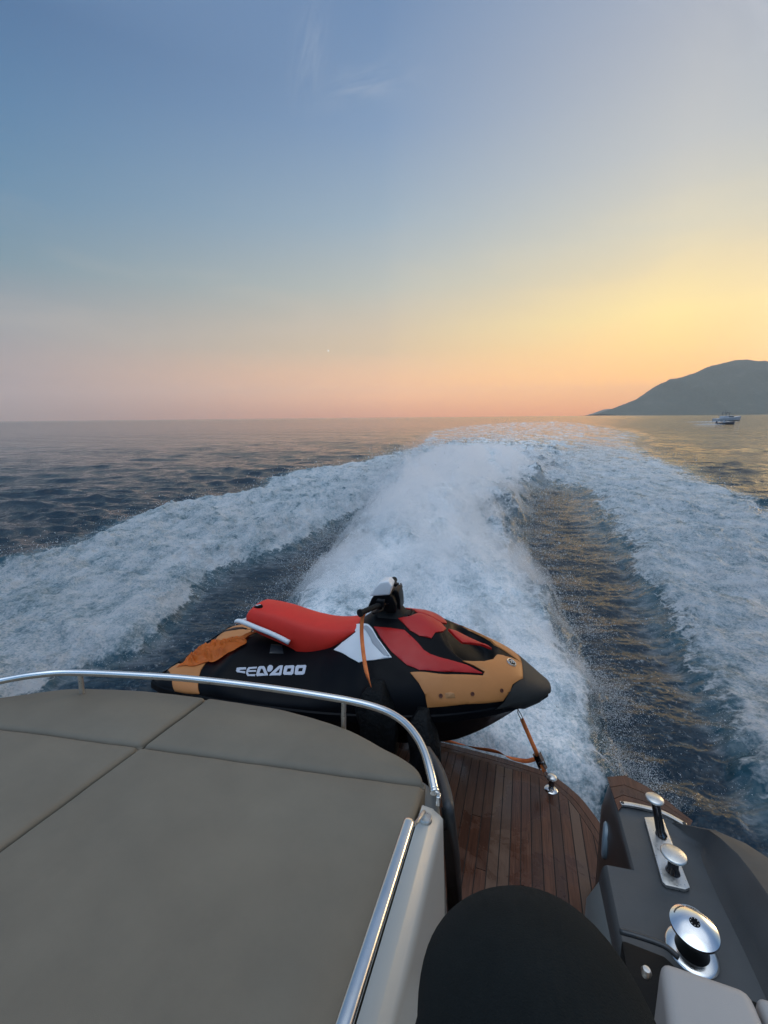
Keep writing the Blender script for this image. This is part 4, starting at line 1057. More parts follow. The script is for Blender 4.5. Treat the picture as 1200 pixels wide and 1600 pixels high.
build('transom_panel', tb_, principled('transom_grey', (.030, .033, .035), .45), yacht, weld=False)
build('corner_trim', bm, principled('dark_trim', (.035, .038, .040), .45), yacht)

# ---- guard rail round the sun pad
RD = 0.955
rl = [(-60, 1078, .985), (0, 1064, .97), (60, 1054, RD), (120, 1051, RD), (250, 1057, RD), (330, 1064, RD), (420, 1075, RD), (500, 1087, RD), (560, 1098, RD), (600, 1110, RD), (628, 1126, RD), (648, 1147, .96), (662, 1172, .97), (672, 1204, .985), (679, 1236, 1.005)]
rp = [bat(*q) for q in rl]
bm = bmesh.new(); add_tube(bm, catmull([bat(-200, 1118, 1.02)] + rp, 8), 0.0142, 16); rail = build('guard_rail', bm, steel, yacht)
bm = bmesh.new(); e = rp[-1]; e0 = rp[-2]; d_ = (e - e0).normalized(); add_tube(bm, [e - d_ * .004, e + d_ * .006], 0.0155, 16); add_box(bm, e + d_ * .004 + Vector((.012, 0, -.02)), (.012, .02, .03)); build('end_cap', bm, steel, rail, bevel=0.002)
for q in ((125, 1051), (537, 1094), (330, 1064), (-130, 1095)):
    if q == (330, 1064): continue
    t_ = bat(q[0], q[1], RD); bm = bmesh.new()
    add_tube(bm, [t_ + Vector((0, .0, -.008)), t_ + Vector((0, .004, -.16))], 0.010, 12)
    add_lathe(bm, [(0, .012), (.022, .010), (.026, 0), (.026, -.01)], 20, Matrix.Translation(t_ + Vector((0, .004, -.155))))
    build('rail_post', bm, steel_dull, rail, autos=50)

# ---- low grab rail along the coaming
hr = [bat(642, 1283, 0.985), bat(600, 1400, 0.985), bat(535, 1600, 0.985)]
dv = (hr[2] - hr[0]).normalized(); a0 = hr[0] + Vector((-.004, 0, 0)); a1 = a0 + Vector((0, -1.3, 0))
bm = bmesh.new(); cp = [a0 + Vector((0.0, 0.0, 0)), a1]
r8 = [(math.copysign(abs(math.cos(t)) ** .75, math.cos(t)) * .0155, math.copysign(abs(math.sin(t)) ** .75, math.sin(t)) * .0125) for t in np.linspace(0, 2 * math.pi, 21)[:-1]]
secs = []
for v_, s_ in ((a0.y, .75), (a0.y - .004, .95), (a0.y - .012, 1), (a0.y - .6, 1), (a0.y - 1.3, 1)): secs.append([(a0.x + x_ * s_, v_, a0.z + z_ * s_) for x_, z_ in r8])
loft(bm, secs); grail = build('grab_rail', bm, steel, yacht, autos=40)
for dy in (-.02, -.70, -1.25):
    bm = bmesh.new(); b0 = Vector((a0.x, a0.y + (-.012 if dy > -.1 else dy), a0.z)); f0_ = bat(664, 1279, PAD + .02)
    f0 = Vector((f0_.x, f0_.y if dy > -.1 else b0.y + .03, cz))
    add_tube(bm, catmull([b0 + Vector((.002, 0, -.004)), b0.lerp(f0, .45) + Vector((0, 0, -.004)), f0 + Vector((-.004, -.002, .022)), f0 + Vector((0, 0, .004))], 5), 0.0055, 10)
    add_lathe(bm, [(0, .007), (.019, .007), (.0215, .004), (.022, 0), (.022, -.004)], 24, Matrix.Translation(f0))
    build('rail_foot', bm, steel_dull, grail, autos=50)

# ---- platform bollard
def bollard(name, base, h, r_post, r_cap, parent, r_base, lean=(0, 0), mat=steel):
    o = bpy.data.objects.new(name, None); COL.objects.link(o); o.parent = parent; o.location = base; o.empty_display_size = .05
    return o
def lathe_part(name, prof, M, mat, parent, seg=40):
    bm = bmesh.new(); add_lathe(bm, prof, seg, M); return build(name, bm, mat, parent, autos=42)
pb = bat(861, 1234, DECK - .003); pt = pb + Vector((0, 0, .085))
mb = lathe_part('mooring_bollard', [(0, .012), (.014, .012), (.0165, .02), (.0165, .075), (.018, .082)], Matrix.Translation(pb), principled('dark_steel', (.16, .16, .17), .2, 1.0), yacht)
lathe_part('base_flange', [(0, .014), (.018, .014), (.020, .009), (.037, .007), (.041, .003), (.041, 0)], Matrix.Translation(pb), steel, mb)
lathe_part('bollard_cap', [(0, .104), (.022, .101), (.031, .092), (.032, .086), (.028, .080), (.0, .080)], Matrix.Translation(pb), steel_dull, mb)
for k in range(3):
    a = k * 2.1 + .5; lathe_part('screw', [(0, .0095), (.004, .009), (.005, .006)], Matrix.Translation(pb + Vector((math.cos(a) * .03, math.sin(a) * .03, 0))), steel_dull, mb, 10)

# ---- right quarter moulding with tray, twin bollard and winch
QD = 1.5; qz = DECK - QD
def q(px, py, d=QD): return bat(px, py, d)

A_ = [q(1089, 1293), q(1112, 1369), q(1178, 1505), q(1250, 1660)]
B_ = [q(1097, 1288, 1.40), q(1118, 1303, 1.39), q(1162, 1345, 1.375), q(1200, 1398, 1.36), q(1290, 1540, 1.35)]
O_ = [q(975, 1211, 1.475), q(1030, 1240, 1.45), q(1070, 1272, 1.42), q(1118, 1294, 1.40), q(1162, 1316, 1.385), q(1200, 1340, 1.37), q(1260, 1385, 1.36), q(1420, 1500, 1.36)]
def by_v(L, attr):
    L = sorted(L, key=lambda p: p.y); return interp([p.y for p in L], [getattr(p, attr) for p in L])
fAu, fBu, fBz, fOu, fOz = by_v(A_, 'x'), by_v(B_, 'x'), by_v(B_, 'z'), by_v(O_, 'x'), by_v(O_, 'z')
base_in = bat(930, 1385, DECK)
vs = [2.10, 2.085, 2.05, 2.0, 1.95, 1.90, 1.85, 1.80, 1.75, 1.68, 1.614, 1.602, 1.54, 1.48, 1.42, 1.36, 1.28, 1.2, 1.1, 1.0, .8, .5, -.2]
bm = bmesh.new(); V = []
for v_ in vs:
    r_ = 1 - max(0, (v_ - 2.06) / .04) * .0
    u1 = .487 if v_ > 1.608 else .392
    ui = u1 - (0.012 if v_ < 2.08 else 0.0)
    uo = float(fOu(v_)); zo = float(fOz(v_)); uA = min(float(fAu(v_)), uo - .02); uB = min(float(fBu(v_)), uo - .012); zB = float(fBz(v_))
    k = max(0.0, min(1.0, (1.93 - v_) / .16)); k = k * k * (3 - 2 * k)
    zB = qz + (zB - qz) * k; zo = qz - .004 + (zo - qz + .004) * k
    uA = max(uA, ui + .03) if v_ < 1.95 else ui + (uo - ui) * .5
    uB = max(uB, uA + .01)
    if uB > uo - .008: uo = uB + .008
    dz = -.02 if v_ > 2.09 else 0
    V.append([bm.verts.new(p) for p in ((base_in.x - (.0 if v_ > 1.608 else .05), v_, .004), (ui - .025, v_, qz - .14 + dz), (ui - .006, v_, qz - .028 + dz), (ui, v_, qz - .008 + dz), (ui + .010, v_, qz + dz),
        (ui + (uA - ui) * .5, v_, qz - .002 + dz), (uA - .012 * (k > 0), v_, qz + dz), (uA + (uB - uA) * .25, v_, qz + (zB - qz) * .25 + dz), (uB - (uB - uA) * .12, v_, qz + (zB - qz) * .93 + dz), (uB, v_, zB + dz), (uB + (uo - uB) * .5, v_, zB + .006 * k + dz), (uo, v_, zo + dz),
        (uo + .012, v_, zo - .02 + dz), (uo + .03, v_, qz - .10), (uo - .02, v_, 0.2), (uo - .12, v_, -.30))])
for a, c in zip(V, V[1:]):
    for j in range(len(a) - 1): bm.faces.new((a[j], c[j], c[j + 1], a[j + 1]))
bm.faces.new(V[0]); bm.faces.new(list(reversed(V[-1])))
quarter = build('quarter_moulding', bm, M_grey, yacht, autos=38)
quarter.data.materials.append(M_rim); quarter.data.materials.append(principled('inner_moulding_face', lin((58, 50, 47)), 0.35, 0, 0.5, var=0.2, vscale=5))
for p in quarter.data.polygons:
    c = p.center
    if c.z > qz + .05 and c.x > float(fBu(c.y)) - .004 and p.normal.z > .3: p.material_index = 1
    elif c.z < qz - .012 and c.x < .52 and c.y > 1.605: p.material_index = 2
# teak cover on the sloping after end, behind the fairlead strip
bm = bmesh.new(); lay = bm.verts.layers.float.new('board')
tl = [q(948, 1216), q(976, 1213, 1.497), q(1010, 1230, 1.497), q(1042, 1252, 1.497), q(1066, 1272, 1.497), q(1082, 1284, 1.497)]
tn = [q(966, 1270), q(972, 1262), q(1000, 1266), q(1030, 1274), q(1056, 1284), q(1078, 1293)]
for i in range(5):
    for j in range(3):
        f_ = []
        for (ii, jj) in ((i, j), (i + 1, j), (i + 1, j + 1), (i, j + 1)):
            p = tl[ii].lerp(tn[ii], (jj + (0.03 if jj == j else -.03)) / 3); f_.append(bm.verts.new((p.x, p.y, qz + .005)))
        g_ = bm.faces.new(f_); 
        for v_ in f_: v_[lay] = [.3, .55, .2][j]
        e = bmesh.ops.extrude_face_region(bm, geom=[g_]); [setattr(v_.co, 'z', qz + .009) for v_ in e['geom'] if isinstance(v_, bmesh.types.BMVert)]
build('teak_cover', bm, M_teak, quarter, smooth=False, weld=False)
# pale blue glossy oval set on the inner face
bm = bmesh.new(); c_ = bat(945, 1318, 1.66); c_ = Vector((.455, c_.y, c_.z))
o_ = MBI @ CAMP
d_ = (MBI.to_3x3() @ cdir(945, 1312)); c_ = o_ + d_ * ((.452 - o_.x) / d_.x)
M_ov = Matrix.Translation(c_) @ Matrix.Rotation(math.radians(-90), 4, 'Y') @ Matrix.Rotation(math.radians(-10), 4, 'X') @ Matrix.Diagonal((1.0, .75, 1, 1))
add_lathe(bm, [(0, .012), (.07, .010), (.080, .004), (.080, -.02)], 32, M_ov); build('pale_oval', bm, principled('pale_blue_gloss', (.22, .29, .34), .25, 0, .5), quarter, autos=40)
# polished fairlead strip
bm = bmesh.new(); fs = catmull([q(969, 1259), q(985, 1261), q(1005, 1265), q(1025, 1270), q(1040, 1276), q(1055, 1284), q(1072, 1294)], 5)
add_ribbon(bm, [p + Vector((0, 0, .010)) for p in fs], .021, .012, Vector((.3, 1, 0)))
strip = build('fairlead_strip', bm, steel_dull, quarter, bevel=.003, autos=40)
for p in (fs[1], fs[-2]): lathe_part('screw', [(0, .0045), (.004, .005), (.0065, .003), (.007, 0)], Matrix.Translation(p + Vector((0, 0, .0155))), principled('screw_dark', (.1, .1, .1), .4, 1.0), strip, 12)
# twin bollard on its plate
pc_ = [q(1006, 1281), q(1028, 1280), q(1036, 1284), q(1044, 1306), q(1078, 1392), q(1070, 1395), q(1040, 1388), q(1034, 1382)]
bm = bmesh.new(); add_prism(bm, [(p.x, p.y) for p in reversed(pc_)], qz + .001, qz + .014)
plate = build('bollard_plate', bm, steel_dull, quarter, bevel=.004, autos=45)
M_dst = bpy.data.materials['dark_steel']
for bpx_, cpx, cd, rc, rp_ in (((1033, 1305), (1023, 1247), 1.355, .0335, .0165), ((1051, 1362), (1053, 1334), 1.42, .043, .018)):
    b0 = q(*bpx_, 1.487); c0 = bat(*cpx, cd)
    tilt = (c0 - b0).normalized(); L_ = (c0 - b0).length
    Mt = Matrix.Translation(b0) @ tilt.to_track_quat('Z', 'Y').to_matrix().to_4x4()
    po = lathe_part('mooring_bollard', [(rp_ * 1.35, 0), (rp_ * 1.25, .006), (rp_, .016), (rp_ * .95, L_ * .5), (rp_, L_ - .012)], Mt, M_dst, quarter)
    Mc = Matrix.Translation(c0) 
    lathe_part('bollard_cap', [(0, .004), (rc * .86, .003), (rc * .97, 0), (rc, -.004), (rc * .92, -.009), (rp_, -.014), (0, -.014)], Mc, steel_dull, po)
# winch: flange, drum, domed cap with a splined socket
wb = q(1083, 1478, 1.5); wc = bat(1085, 1446, 1.385)
wc = Vector((wc.x, wc.y, wc.z)); wb = Vector(((wb.x + wc.x) / 2, (wb.y + wc.y) / 2, qz)); tilt = (wc - wb); tilt = Vector((tilt.x * .6, tilt.y * .6, tilt.z)).normalized()
Mt = Matrix.Translation(wb) @ tilt.to_track_quat('Z', 'Y').to_matrix().to_4x4(); Hh = (wc - wb).length
wi = lathe_part('winch', [(.046, .012), (.040, .03), (.038, Hh * .5), (.044, Hh - .03), (.052, Hh - .018)], Mt, principled('winch_drum', (.02, .021, .022), .4, .6), quarter)
lathe_part('winch_flange', [(.0, .002), (.068, .002), (.070, .006), (.064, .012), (.045, .014), (.042, .022), (.030, .022)], Mt, steel, wi, 56)
Mw = Matrix.Translation(wc) @ tilt.to_track_quat('Z', 'Y').to_matrix().to_4x4()
cap = lathe_part('winch_cap', [(.0, .0125), (.015, .0122), (.030, .0095), (.047, .003), (.0625, -.006), (.064, -.012), (.054, -.020), (.0, -.014)], Mw, principled('chrome', (.82, .83, .85), .07, 1.0), wi, 72)
lathe_part('drive_socket', [(.0, .0128), (.0095, .0128), (.0100, .0136), (.0135, .0136), (.0140, .0125), (.014, .01)], Mw, black_plastic, wi, 32)
for k in range(8):
    a = k * math.pi / 4 + .2; bm = bmesh.new(); add_box(bm, Mw @ Vector((math.cos(a) * .0106, math.sin(a) * .0106, .0139)), (.0022, .0022, .0012), Mw.to_3x3() @ Matrix.Rotation(a, 3, 'Z'))
    build('spline_tooth', bm, steel_dull, wi, smooth=False)
# two short words of worn lettering round the rim of the cap are only smudges in the photo
bm = bmesh.new()
for k in range(13):
    a = math.radians(96 + k * 6.4 + (6 if k > 4 else 0)) ; add_box(bm, Mw @ Vector((math.cos(a) * .0520, math.sin(a) * .0520, .0012)), (.0030, .0042 if k % 3 else .0030, .0012), Mw.to_3x3() @ Matrix.Rotation(a, 3, 'Z') @ Matrix.Rotation(math.radians(24), 3, 'Y'))
build('cap_engraving', bm, principled('engraving', (.16, .14, .12), .5, .6), wi, smooth=False)
# grey hatch door edge and forward of it a black block standing for the latch recess's shade
hd = [q(957, 1366, 1.50), q(962, 1365, 1.50), q(982, 1462, 1.50), q(974, 1462, 1.5)]
bm = bmesh.new(); add_prism(bm, [(.330, 1.598), (.384, 1.598), (.378, 1.20), (.330, 1.20)], .03, [qz - .16, qz - .030, qz - .030, qz - .16]); build('hatch_door', bm, principled('light_grey_gelcoat', (.20, .22, .22), .35), quarter, bevel=.006, autos=40)
g0 = q(972, 1456, 1.44); g1 = q(1040, 1482, 1.44); g2 = q(1064, 1500, 1.44); g3 = q(1000, 1700, 1.44)
bm = bmesh.new(); add_prism(bm, [(g0.x, g0.y), (g0.x - .02, g0.y - .5), (g2.x + .35, g0.y - .5), (g2.x + .35, g2.y - .03), (g2.x, g2.y - .01), (g1.x, g1.y)], qz - .45, qz + .035)
recess_o = build('recess_block', bm, black_rubber, yacht, bevel=.010, autos=40)
bm = bmesh.new(); add_tube(bm, catmull([q(968, 1455, 1.41), q(1000, 1464, 1.40), q(1038, 1478, 1.40), q(1060, 1496, 1.41)], 5), .008, 10); build('gate_handle', bm, principled('dark_satin', (.035, .04, .045), .3), recess_o)
kp = bat(1010, 1518, 1.36); lathe_part('latch_knob', [(0, .010), (.009, .008), (.013, 0), (.011, -.012), (.004, -.016)], Matrix.Translation(kp), steel_dull, recess_o, 20)
# cockpit floor and step the photographer sits beside
bm = bmesh.new(); add_box(bm, (0.10, -.55, -.03 + .0), (1.6, 2.6, .05)); build('cockpit_floor', bm, M_grey2, yacht, bevel=.01)
bm = bmesh.new(); add_box(bm, (0.02, .02, .72), (.34, .62, .60)); build('cockpit_bench', bm, principled('dark_moulding', (.012, .013, .015), .5), yacht, bevel=.03, seg=4)

# ------------------------------------------------------------------ sun pad: four cushions, grey beige vinyl
M_pad = bpy.data.materials.new('taupe_vinyl'); M_pad.use_nodes = True
N = NT(M_pad.node_tree); b = N.n['Principled BSDF']; tcn = N.new('ShaderNodeTexCoord').outputs['Object']
N.l.new(N.mix(N.mapr(N.noise(tcn, 2.2, 6, 0.65), 0.3, 0.7), lin((110, 102, 89)), lin((125, 116, 101))), b.inputs['Base Color'])
b.inputs['Roughness'].default_value = 0.62; b.inputs['Specular IOR Level'].default_value = 0.35
bn = N.new('ShaderNodeBump'); bn.inputs['Distance'].default_value = 0.0012; bn.inputs['Strength'].default_value = 0.5
N.l.new(N.math('ADD', N.noise(tcn, 900, 3, 0.6), N.math('MULTIPLY', N.noise(tcn, 5, 3, 0.5), 3.0)), bn.inputs['Height']); N.l.new(bn.outputs[0], b.inputs['Normal'])
pad_root = frame_empty('sun_pad', MB)
tag(pad_root, 'large taupe vinyl sun pad in four panels inside the curved guard rail', 'sun pad')
zc = DECK - PAD
seamL, seamR = bat(0, 1135, PAD), bat(660, 1222, PAD); sC = bat(230, 1165, PAD)
def v_seam(u_): 
    return sC.y + (seamR.y - sC.y) * (u_ - cu_pad) / (right_u - cu_pad)
def v_seam_left(u_): return sC.y - (sC.y - .945) * (u_ - cu_pad) / .62
outer = [(p.x, p.y) for p in rear]                     # right half outline: from front right to rear centre
fo = interp([p[0] for p in sorted(outer[3:])][::1], [p[1] for p in sorted(outer[3:])]) if False else None
oo = sorted([(p.x, p.y) for p in rear if p.y > 1.15]); 
ou, ov = [], []
for a, c in oo:
    if not ou or a > ou[-1] + 1e-3: ou.append(a); ov.append(c)
f_rear = interp(ou, ov)
from mathutils import noise as mnoise
_ln = [lambda a_, b_: mnoise.noise(Vector((a_ * 5, b_ * 5, 3))) + .5 * mnoise.noise(Vector((a_ * 13, b_ * 13, 7)))]
def cushion(name, u0, u1, v_lo, v_hi, mirror):
    """soft cushion: top sheet falling away at its edges; v_lo/v_hi functions of u"""
    nu, nv_ = 70, 60; bm = bmesh.new(); T = []
    for i in range(nu):
        a = i / (nu - 1); a = .5 - .5 * math.cos(math.pi * a); row = []
        u_ = u0 + (u1 - u0) * a; lo, hi = v_lo(u_), v_hi(u_)
        for j in range(nv_):
            c = j / (nv_ - 1); c = .5 - .5 * math.cos(math.pi * c); v_ = lo + (hi - lo) * c
            e = min((u_ - u0), (u1 - u_)); g_ = min(v_ - lo, hi - v_)
            ro = 0.020
            d1 = max(0, 1 - e / ro); d2 = max(0, 1 - g_ / ro)
            dd_ = min(1, math.hypot(d1, d2)); dz = ro * .8 * (1 - math.sqrt(max(0, 1 - dd_ * dd_)))
            crown = .010 * (1 - math.exp(-max(0, min(e, g_)) / .06))
            row.append(bm.verts.new(((2 * cu_pad - u_) if mirror else u_, v_, zc - .010 - dz + crown + .0035 * float(_ln[0](u_, v_)))))
        T.append(row)
    for a, c in zip(T, T[1:]):
        for j in range(nv_ - 1): bm.faces.new((a[j], c[j], c[j + 1], a[j + 1]))
    loop = [T[i][0] for i in range(nu)] + [T[-1][j] for j in range(1, nv_)] + [T[i][-1] for i in range(nu - 2, -1, -1)] + [T[0][j] for j in range(nv_ - 2, 0, -1)]
    lo_ = [bm.verts.new((v_.co.x, v_.co.y, zc - .105)) for v_ in loop]
    for k in range(len(loop)):
        m = (k + 1) % len(loop); bm.faces.new((loop[k], loop[m], lo_[m], lo_[k]))
    bm.faces.new(lo_)
    return build(name, bm, M_pad, pad_root, autos=60)
g_ = .0022
for mir in (False, True):
    vs_ = v_seam_left if mir else v_seam
    fr_ = (lambda u_: float(f_rl(u_ - cu_pad))) if mir else (lambda u_: float(f_rear(u_)))
    cushion('cushion', cu_pad + g_, right_u, lambda u_: -.60, lambda u_: vs_(u_) - g_ * .6, mir)
    cushion('cushion', cu_pad + g_ * 1.8, right_u, lambda u_: vs_(u_) + g_ * .6, lambda u_: max(fr_(u_), vs_(u_) + .02), mir)

# ------------------------------------------------------------------ white seat in the corner
seat_root = frame_empty('upholstered_seat', MB)
tag(seat_root, 'off-white upholstered seat corner beside the winch at the photo\'s lower right edge', 'seat')
M_ww = principled('offwhite_vinyl', (0.38, 0.36, 0.345), 0.5, 0, 0.4, var=0.04, bump=0.25, bscale=500)
sdp = 1.15
s0 = bat(1040, 1498, sdp); s1 = bat(1152, 1497, sdp); s2 = bat(1022, 1600, sdp)
bm = bmesh.new(); add_prism(bm, [(s0.x - .012, s0.y), (s2.x - .02, s0.y - .45), (s1.x + .004, s0.y - .45), (s1.x, s0.y)], DECK - 1.5, DECK - sdp); build('cushion', bm, M_ww, seat_root, bevel=.028, seg=5, autos=50)
bm = bmesh.new(); add_box(bm, (s1.x + .155, s0.y - .222, DECK - sdp - .175), (.29, .45, .33)); build('cushion', bm, M_ww, seat_root, bevel=.022, seg=5, autos=50)

# ------------------------------------------------------------------ cradle under the ski, black padded covers
M_cov = principled('black_cover', (0.0025, 0.003, 0.0035), 0.5, 0, 0.18, var=0.5, vscale=25, bump=0.9, bscale=55)
M_cov.node_tree.nodes['Bump'].inputs['Distance'].default_value = 0.012
def lump_box(bm, secs, n=26, seed=0):
    """secs: (centre, half width x, half width y, ) horizontal rounded rectangles stacked upward with creases"""
    rings = []
    for k, (c, wx_, wy_) in enumerate(secs):
        r_ = []
        for i in range(n):
            a = 2 * math.pi * i / n; ca_, sa_ = math.cos(a), math.sin(a)
            w_ = 1 + .10 * math.sin(a * 5 + k * 1.7 + seed) * math.sin(k * 2.3 + seed) + .06 * math.sin(a * 9 - k * 2.1 + seed)
            r_.append(bm.verts.new((c[0] + wx_ * w_ * math.copysign(abs(ca_) ** .6, ca_), c[1] + wy_ * w_ * math.copysign(abs(sa_) ** .6, sa_), c[2])))
        rings.append(r_)
    for a, c in zip(rings, rings[1:]):
        for j in range(n): bm.faces.new((a[j], a[(j + 1) % n], c[(j + 1) % n], c[j]))
    bm.faces.new(list(reversed(rings[0]))); bm.faces.new(rings[-1])
MSI = MS.inverted()
def ski_plane(px, py, y):
    o = MSI @ CAMP; d = MSI.to_3x3() @ cdir(px, py); return o + d * ((y - o.y) / d.y)
for nm, px_, top, lab in (('ski_cradle', 588, 1076, 'black padded ski cradle under the strapped handlebar, behind the guard rail'), ('ski_cradle', 662, 1120, 'black padded ski cradle under the tan bow panel, rightmost of the two')):
    t_ = ski_plane(px_, top, -.60); root_z = t_.z; zb = -.18
    secs = []
    for k in range(13):
        f = k / 12; z_ = zb + (t_.z - zb) * f
        yc = -.50 + (-.085) * math.sin(f * math.pi * .9); w_ = .13 if f < .85 else .13 - .08 * (f - .85) / .15
        secs.append(((t_.x + .02 * math.sin(k), yc, z_), w_ * (.80 if px_ < 600 else .62), w_ * .62))
    bm = bmesh.new(); lump_box(bm, secs, 34, px_)
    o = frame_empty('ski_cradle', MS); tag(o, lab, 'cradle', 'cradles under the jet ski')
    build('padded_post', bm, M_cov, o, autos=70)
    bm = bmesh.new(); add_box(bm, (t_.x, 0.0, -.05), (.12, 1.0, .10)); add_box(bm, (t_.x, -.30, -.125), (.14, .12, .10)); add_box(bm, (t_.x, .34, -.125), (.14, .12, .10)); build('cross_bunk', bm, M_cov, o, bevel=.02, seg=3, autos=40)

# ------------------------------------------------------------------ straps
def ski_surf(px, py, off):
    x, t = ski_xt(px, py); return Vector(ski_s(x, t)) + Vector(ski_n(x, t)) * off
# strap from the handlebar down to the cradle
ps = [(569, 958), (566, 966), (565, 985), (566, 1003), (568, 1022), (571, 1042), (575, 1058), (580, 1074)]
ys = [-.345, -.35, -.37, -.41, -.46, -.52, -.57, -.60]
pts = catmull([ski_plane(*p, y) for p, y in zip(ps, ys)], 5)
bm = bmesh.new(); n_ = len(pts); tw = [Vector((1, 0, 0)).lerp(Vector((.35, -.9, 0)), max(0, (k / n_ - .5) * 1.9)) for k in range(n_)]
add_ribbon(bm, pts, .024, .002, tw)
bm2 = bmesh.new()
o = frame_empty('tie_down_strap', MS); tag(o, 'orange strap looped over the jet ski handlebar and pulled down its near side', 'strap', 'orange tie-down straps')
build('webbing', bm, M_org, o)

# bow strap with ratchet buckle down to the bollard
cap_top = pb + Vector((-.020, -.015, .070)); s_top = MBI @ (MS @ Vector((2.585, 0, .272)))
def on_line(f): return s_top.lerp(cap_top, f)
o = frame_empty('bow_strap', MB); tag(o, 'taut orange ratchet strap from the jet ski bow to the platform bollard', 'strap', 'orange tie-down straps')
bm = bmesh.new(); add_ribbon(bm, [on_line(f) for f in (.13, .3, .5, .66)], .026, .004, Vector((1, .4, 0))); build('webbing', bm, M_org, o)
bm = bmesh.new(); add_ribbon(bm, [on_line(f) for f in (.78, .84, .88)], .026, .004, Vector((1, .4, 0))); build('webbing', bm, M_org, o)
for sgn in (-1, 1):
    if sgn < 0: bm = bmesh.new()
    add_tube(bm, catmull([on_line(.0) + Vector((0, 0, .004)), on_line(.05) + Vector((.008 * sgn, 0, 0)), on_line(.10) + Vector((.009 * sgn, 0, 0)), on_line(.15) + Vector((.003 * sgn, 0, 0))], 5), .003, 6)
build('hook', bm, bpy.data.materials['dark_steel'], o); bm = bmesh.new()
for sgn in (-1, 1): add_tube(bm, catmull([on_line(.86) + Vector((.004 * sgn, 0, 0)), on_line(.92) + Vector((.009 * sgn, 0, 0)), on_line(1.0)], 5), .0028, 6)
build('hook', bm, M_dst, o)
dvec = (cap_top - s_top).normalized(); qd = dvec.to_track_quat('Z', 'Y').to_matrix()
bm = bmesh.new()
for sgn in (-1, 1): add_box(bm, on_line(.73) + qd @ Vector((0, .021 * sgn, 0)), (.034, .003, .10), qd)
add_box(bm, on_line(.75) + qd @ Vector((.012, 0, .01)), (.010, .036, .055), qd); add_box(bm, on_line(.685) + qd @ Vector((.012, 0, 0)), (.008, .034, .022), qd)
bu = build('ratchet_buckle', bm, M_dst, o, bevel=.0012, smooth=False)
bm = bmesh.new(); add_tube(bm, [on_line(.755) + qd @ Vector((0, -.026, 0)), on_line(.755) + qd @ Vector((0, .026, 0))], .012, 14); add_tube(bm, [on_line(.70) + qd @ Vector((.014, -.02, 0)), on_line(.70) + qd @ Vector((.014, .02, 0))], .005, 10); build('ratchet_spool', bm, M_dst, bu)
# loose tail from the buckle, sagging back under the ski
tl_px = [(838, 1186, 1.99), (822, 1189, 2.03), (800, 1185, 2.03), (780, 1176, 2.03), (764, 1172, 2.03), (745, 1169, 2.04), (720, 1163, 2.05), (690, 1156, 2.06), (640, 1148, 2.07)]
pts = catmull([on_line(.755)] + [bat(*q_) for q_ in tl_px], 6)
n_ = len(pts); tw = []
for k in range(n_):
    a = k / n_; tw.append(Vector((0, .55 + .45 * math.sin(a * 9), .85 * math.cos(a * 6.5 - .6))))
bm = bmesh.new(); add_ribbon(bm, pts, .028, .0018, tw); build('loose_tail', bm, M_org, o)
# ------------------------------------------------------------------ the photographer, seated, knee in view
def skin_mesh(name, chains, mat, parent, sub=2, root=0):
    """chains: lists of (x, y, z, r); joints with equal coordinates are shared"""
    bm = bmesh.new(); idx = {}; rad = []
    def vid(p):
        k = (round(p[0], 4), round(p[1], 4), round(p[2], 4))
        if k not in idx: idx[k] = bm.verts.new(k); rad.append((p[3], p[4] if len(p) > 4 else p[3]))
        return idx[k]
    for ch in chains:
        for a, c in zip(ch, ch[1:]):
            va, vb = vid(a), vid(c)
            if not bm.edges.get((va, vb)): bm.edges.new((va, vb))
    me = bpy.data.meshes.new(name); bm.to_mesh(me); bm.free()
    o = bpy.data.objects.new(name, me); COL.objects.link(o); o.parent = parent
    me.materials.append(mat)
    m = o.modifiers.new('skin', 'SKIN'); m.use_smooth_shade = True
    for v_, r_ in zip(me.skin_vertices[0].data, rad): v_.radius = r_
    me.skin_vertices[0].data[root].use_root = True
    s_ = o.modifiers.new('sub', 'SUBSURF'); s_.levels = sub; s_.render_levels = sub
    return o
M_skin = principled('skin', lin((196, 150, 124)), 0.5, 0, 0.4, var=0.05)
M_trs = principled('dark_trousers', (0.012, 0.0145, 0.0145), 0.9, 0, 0.15, var=0.3, vscale=5, bump=0.8, bscale=600, sheen=0.0)
M_shirt = principled('dark_shirt', (0.02, 0.022, 0.025), 0.85, 0, 0.2)
N = NT(M_trs.node_tree); b_ = N.n['Bump']; tcn = N.new('ShaderNodeTexCoord').outputs['Object']
b2_ = N.new('ShaderNodeBump'); b2_.inputs['Distance'].default_value = 0.02; b2_.inputs['Strength'].default_value = 0.5
N.l.new(N.noise(N.vmath('MULTIPLY', tcn, (9.0, 3.0, 3.5)), 1.4, 3.0, 0.5, 0.8), b2_.inputs['Height']); N.l.new(b2_.outputs[0], b_.inputs['Normal'])
person = frame_empty('person', Matrix.Translation((0, 0, 0)))
K = CAMP + cdir(814, 1520) * 0.44
person.location = (0.05, -0.30, K.z - 0.55)
PL = person.location.copy()
def L4(p, r, r2=None): return (p[0] - PL.x, p[1] - PL.y, p[2] - PL.z, r, r2 or r)
hip = (0.02, -0.42, K.z - .13); hipR = (0.10, -0.38, K.z - .12); hipL = (-0.10, -0.42, K.z - .14)
kr = (K.x, K.y - .01, K.z)
ft = (K.x + .02, K.y + .02, K.z - .50)
K2 = CAMP + cdir(724, 1600) * 0.56
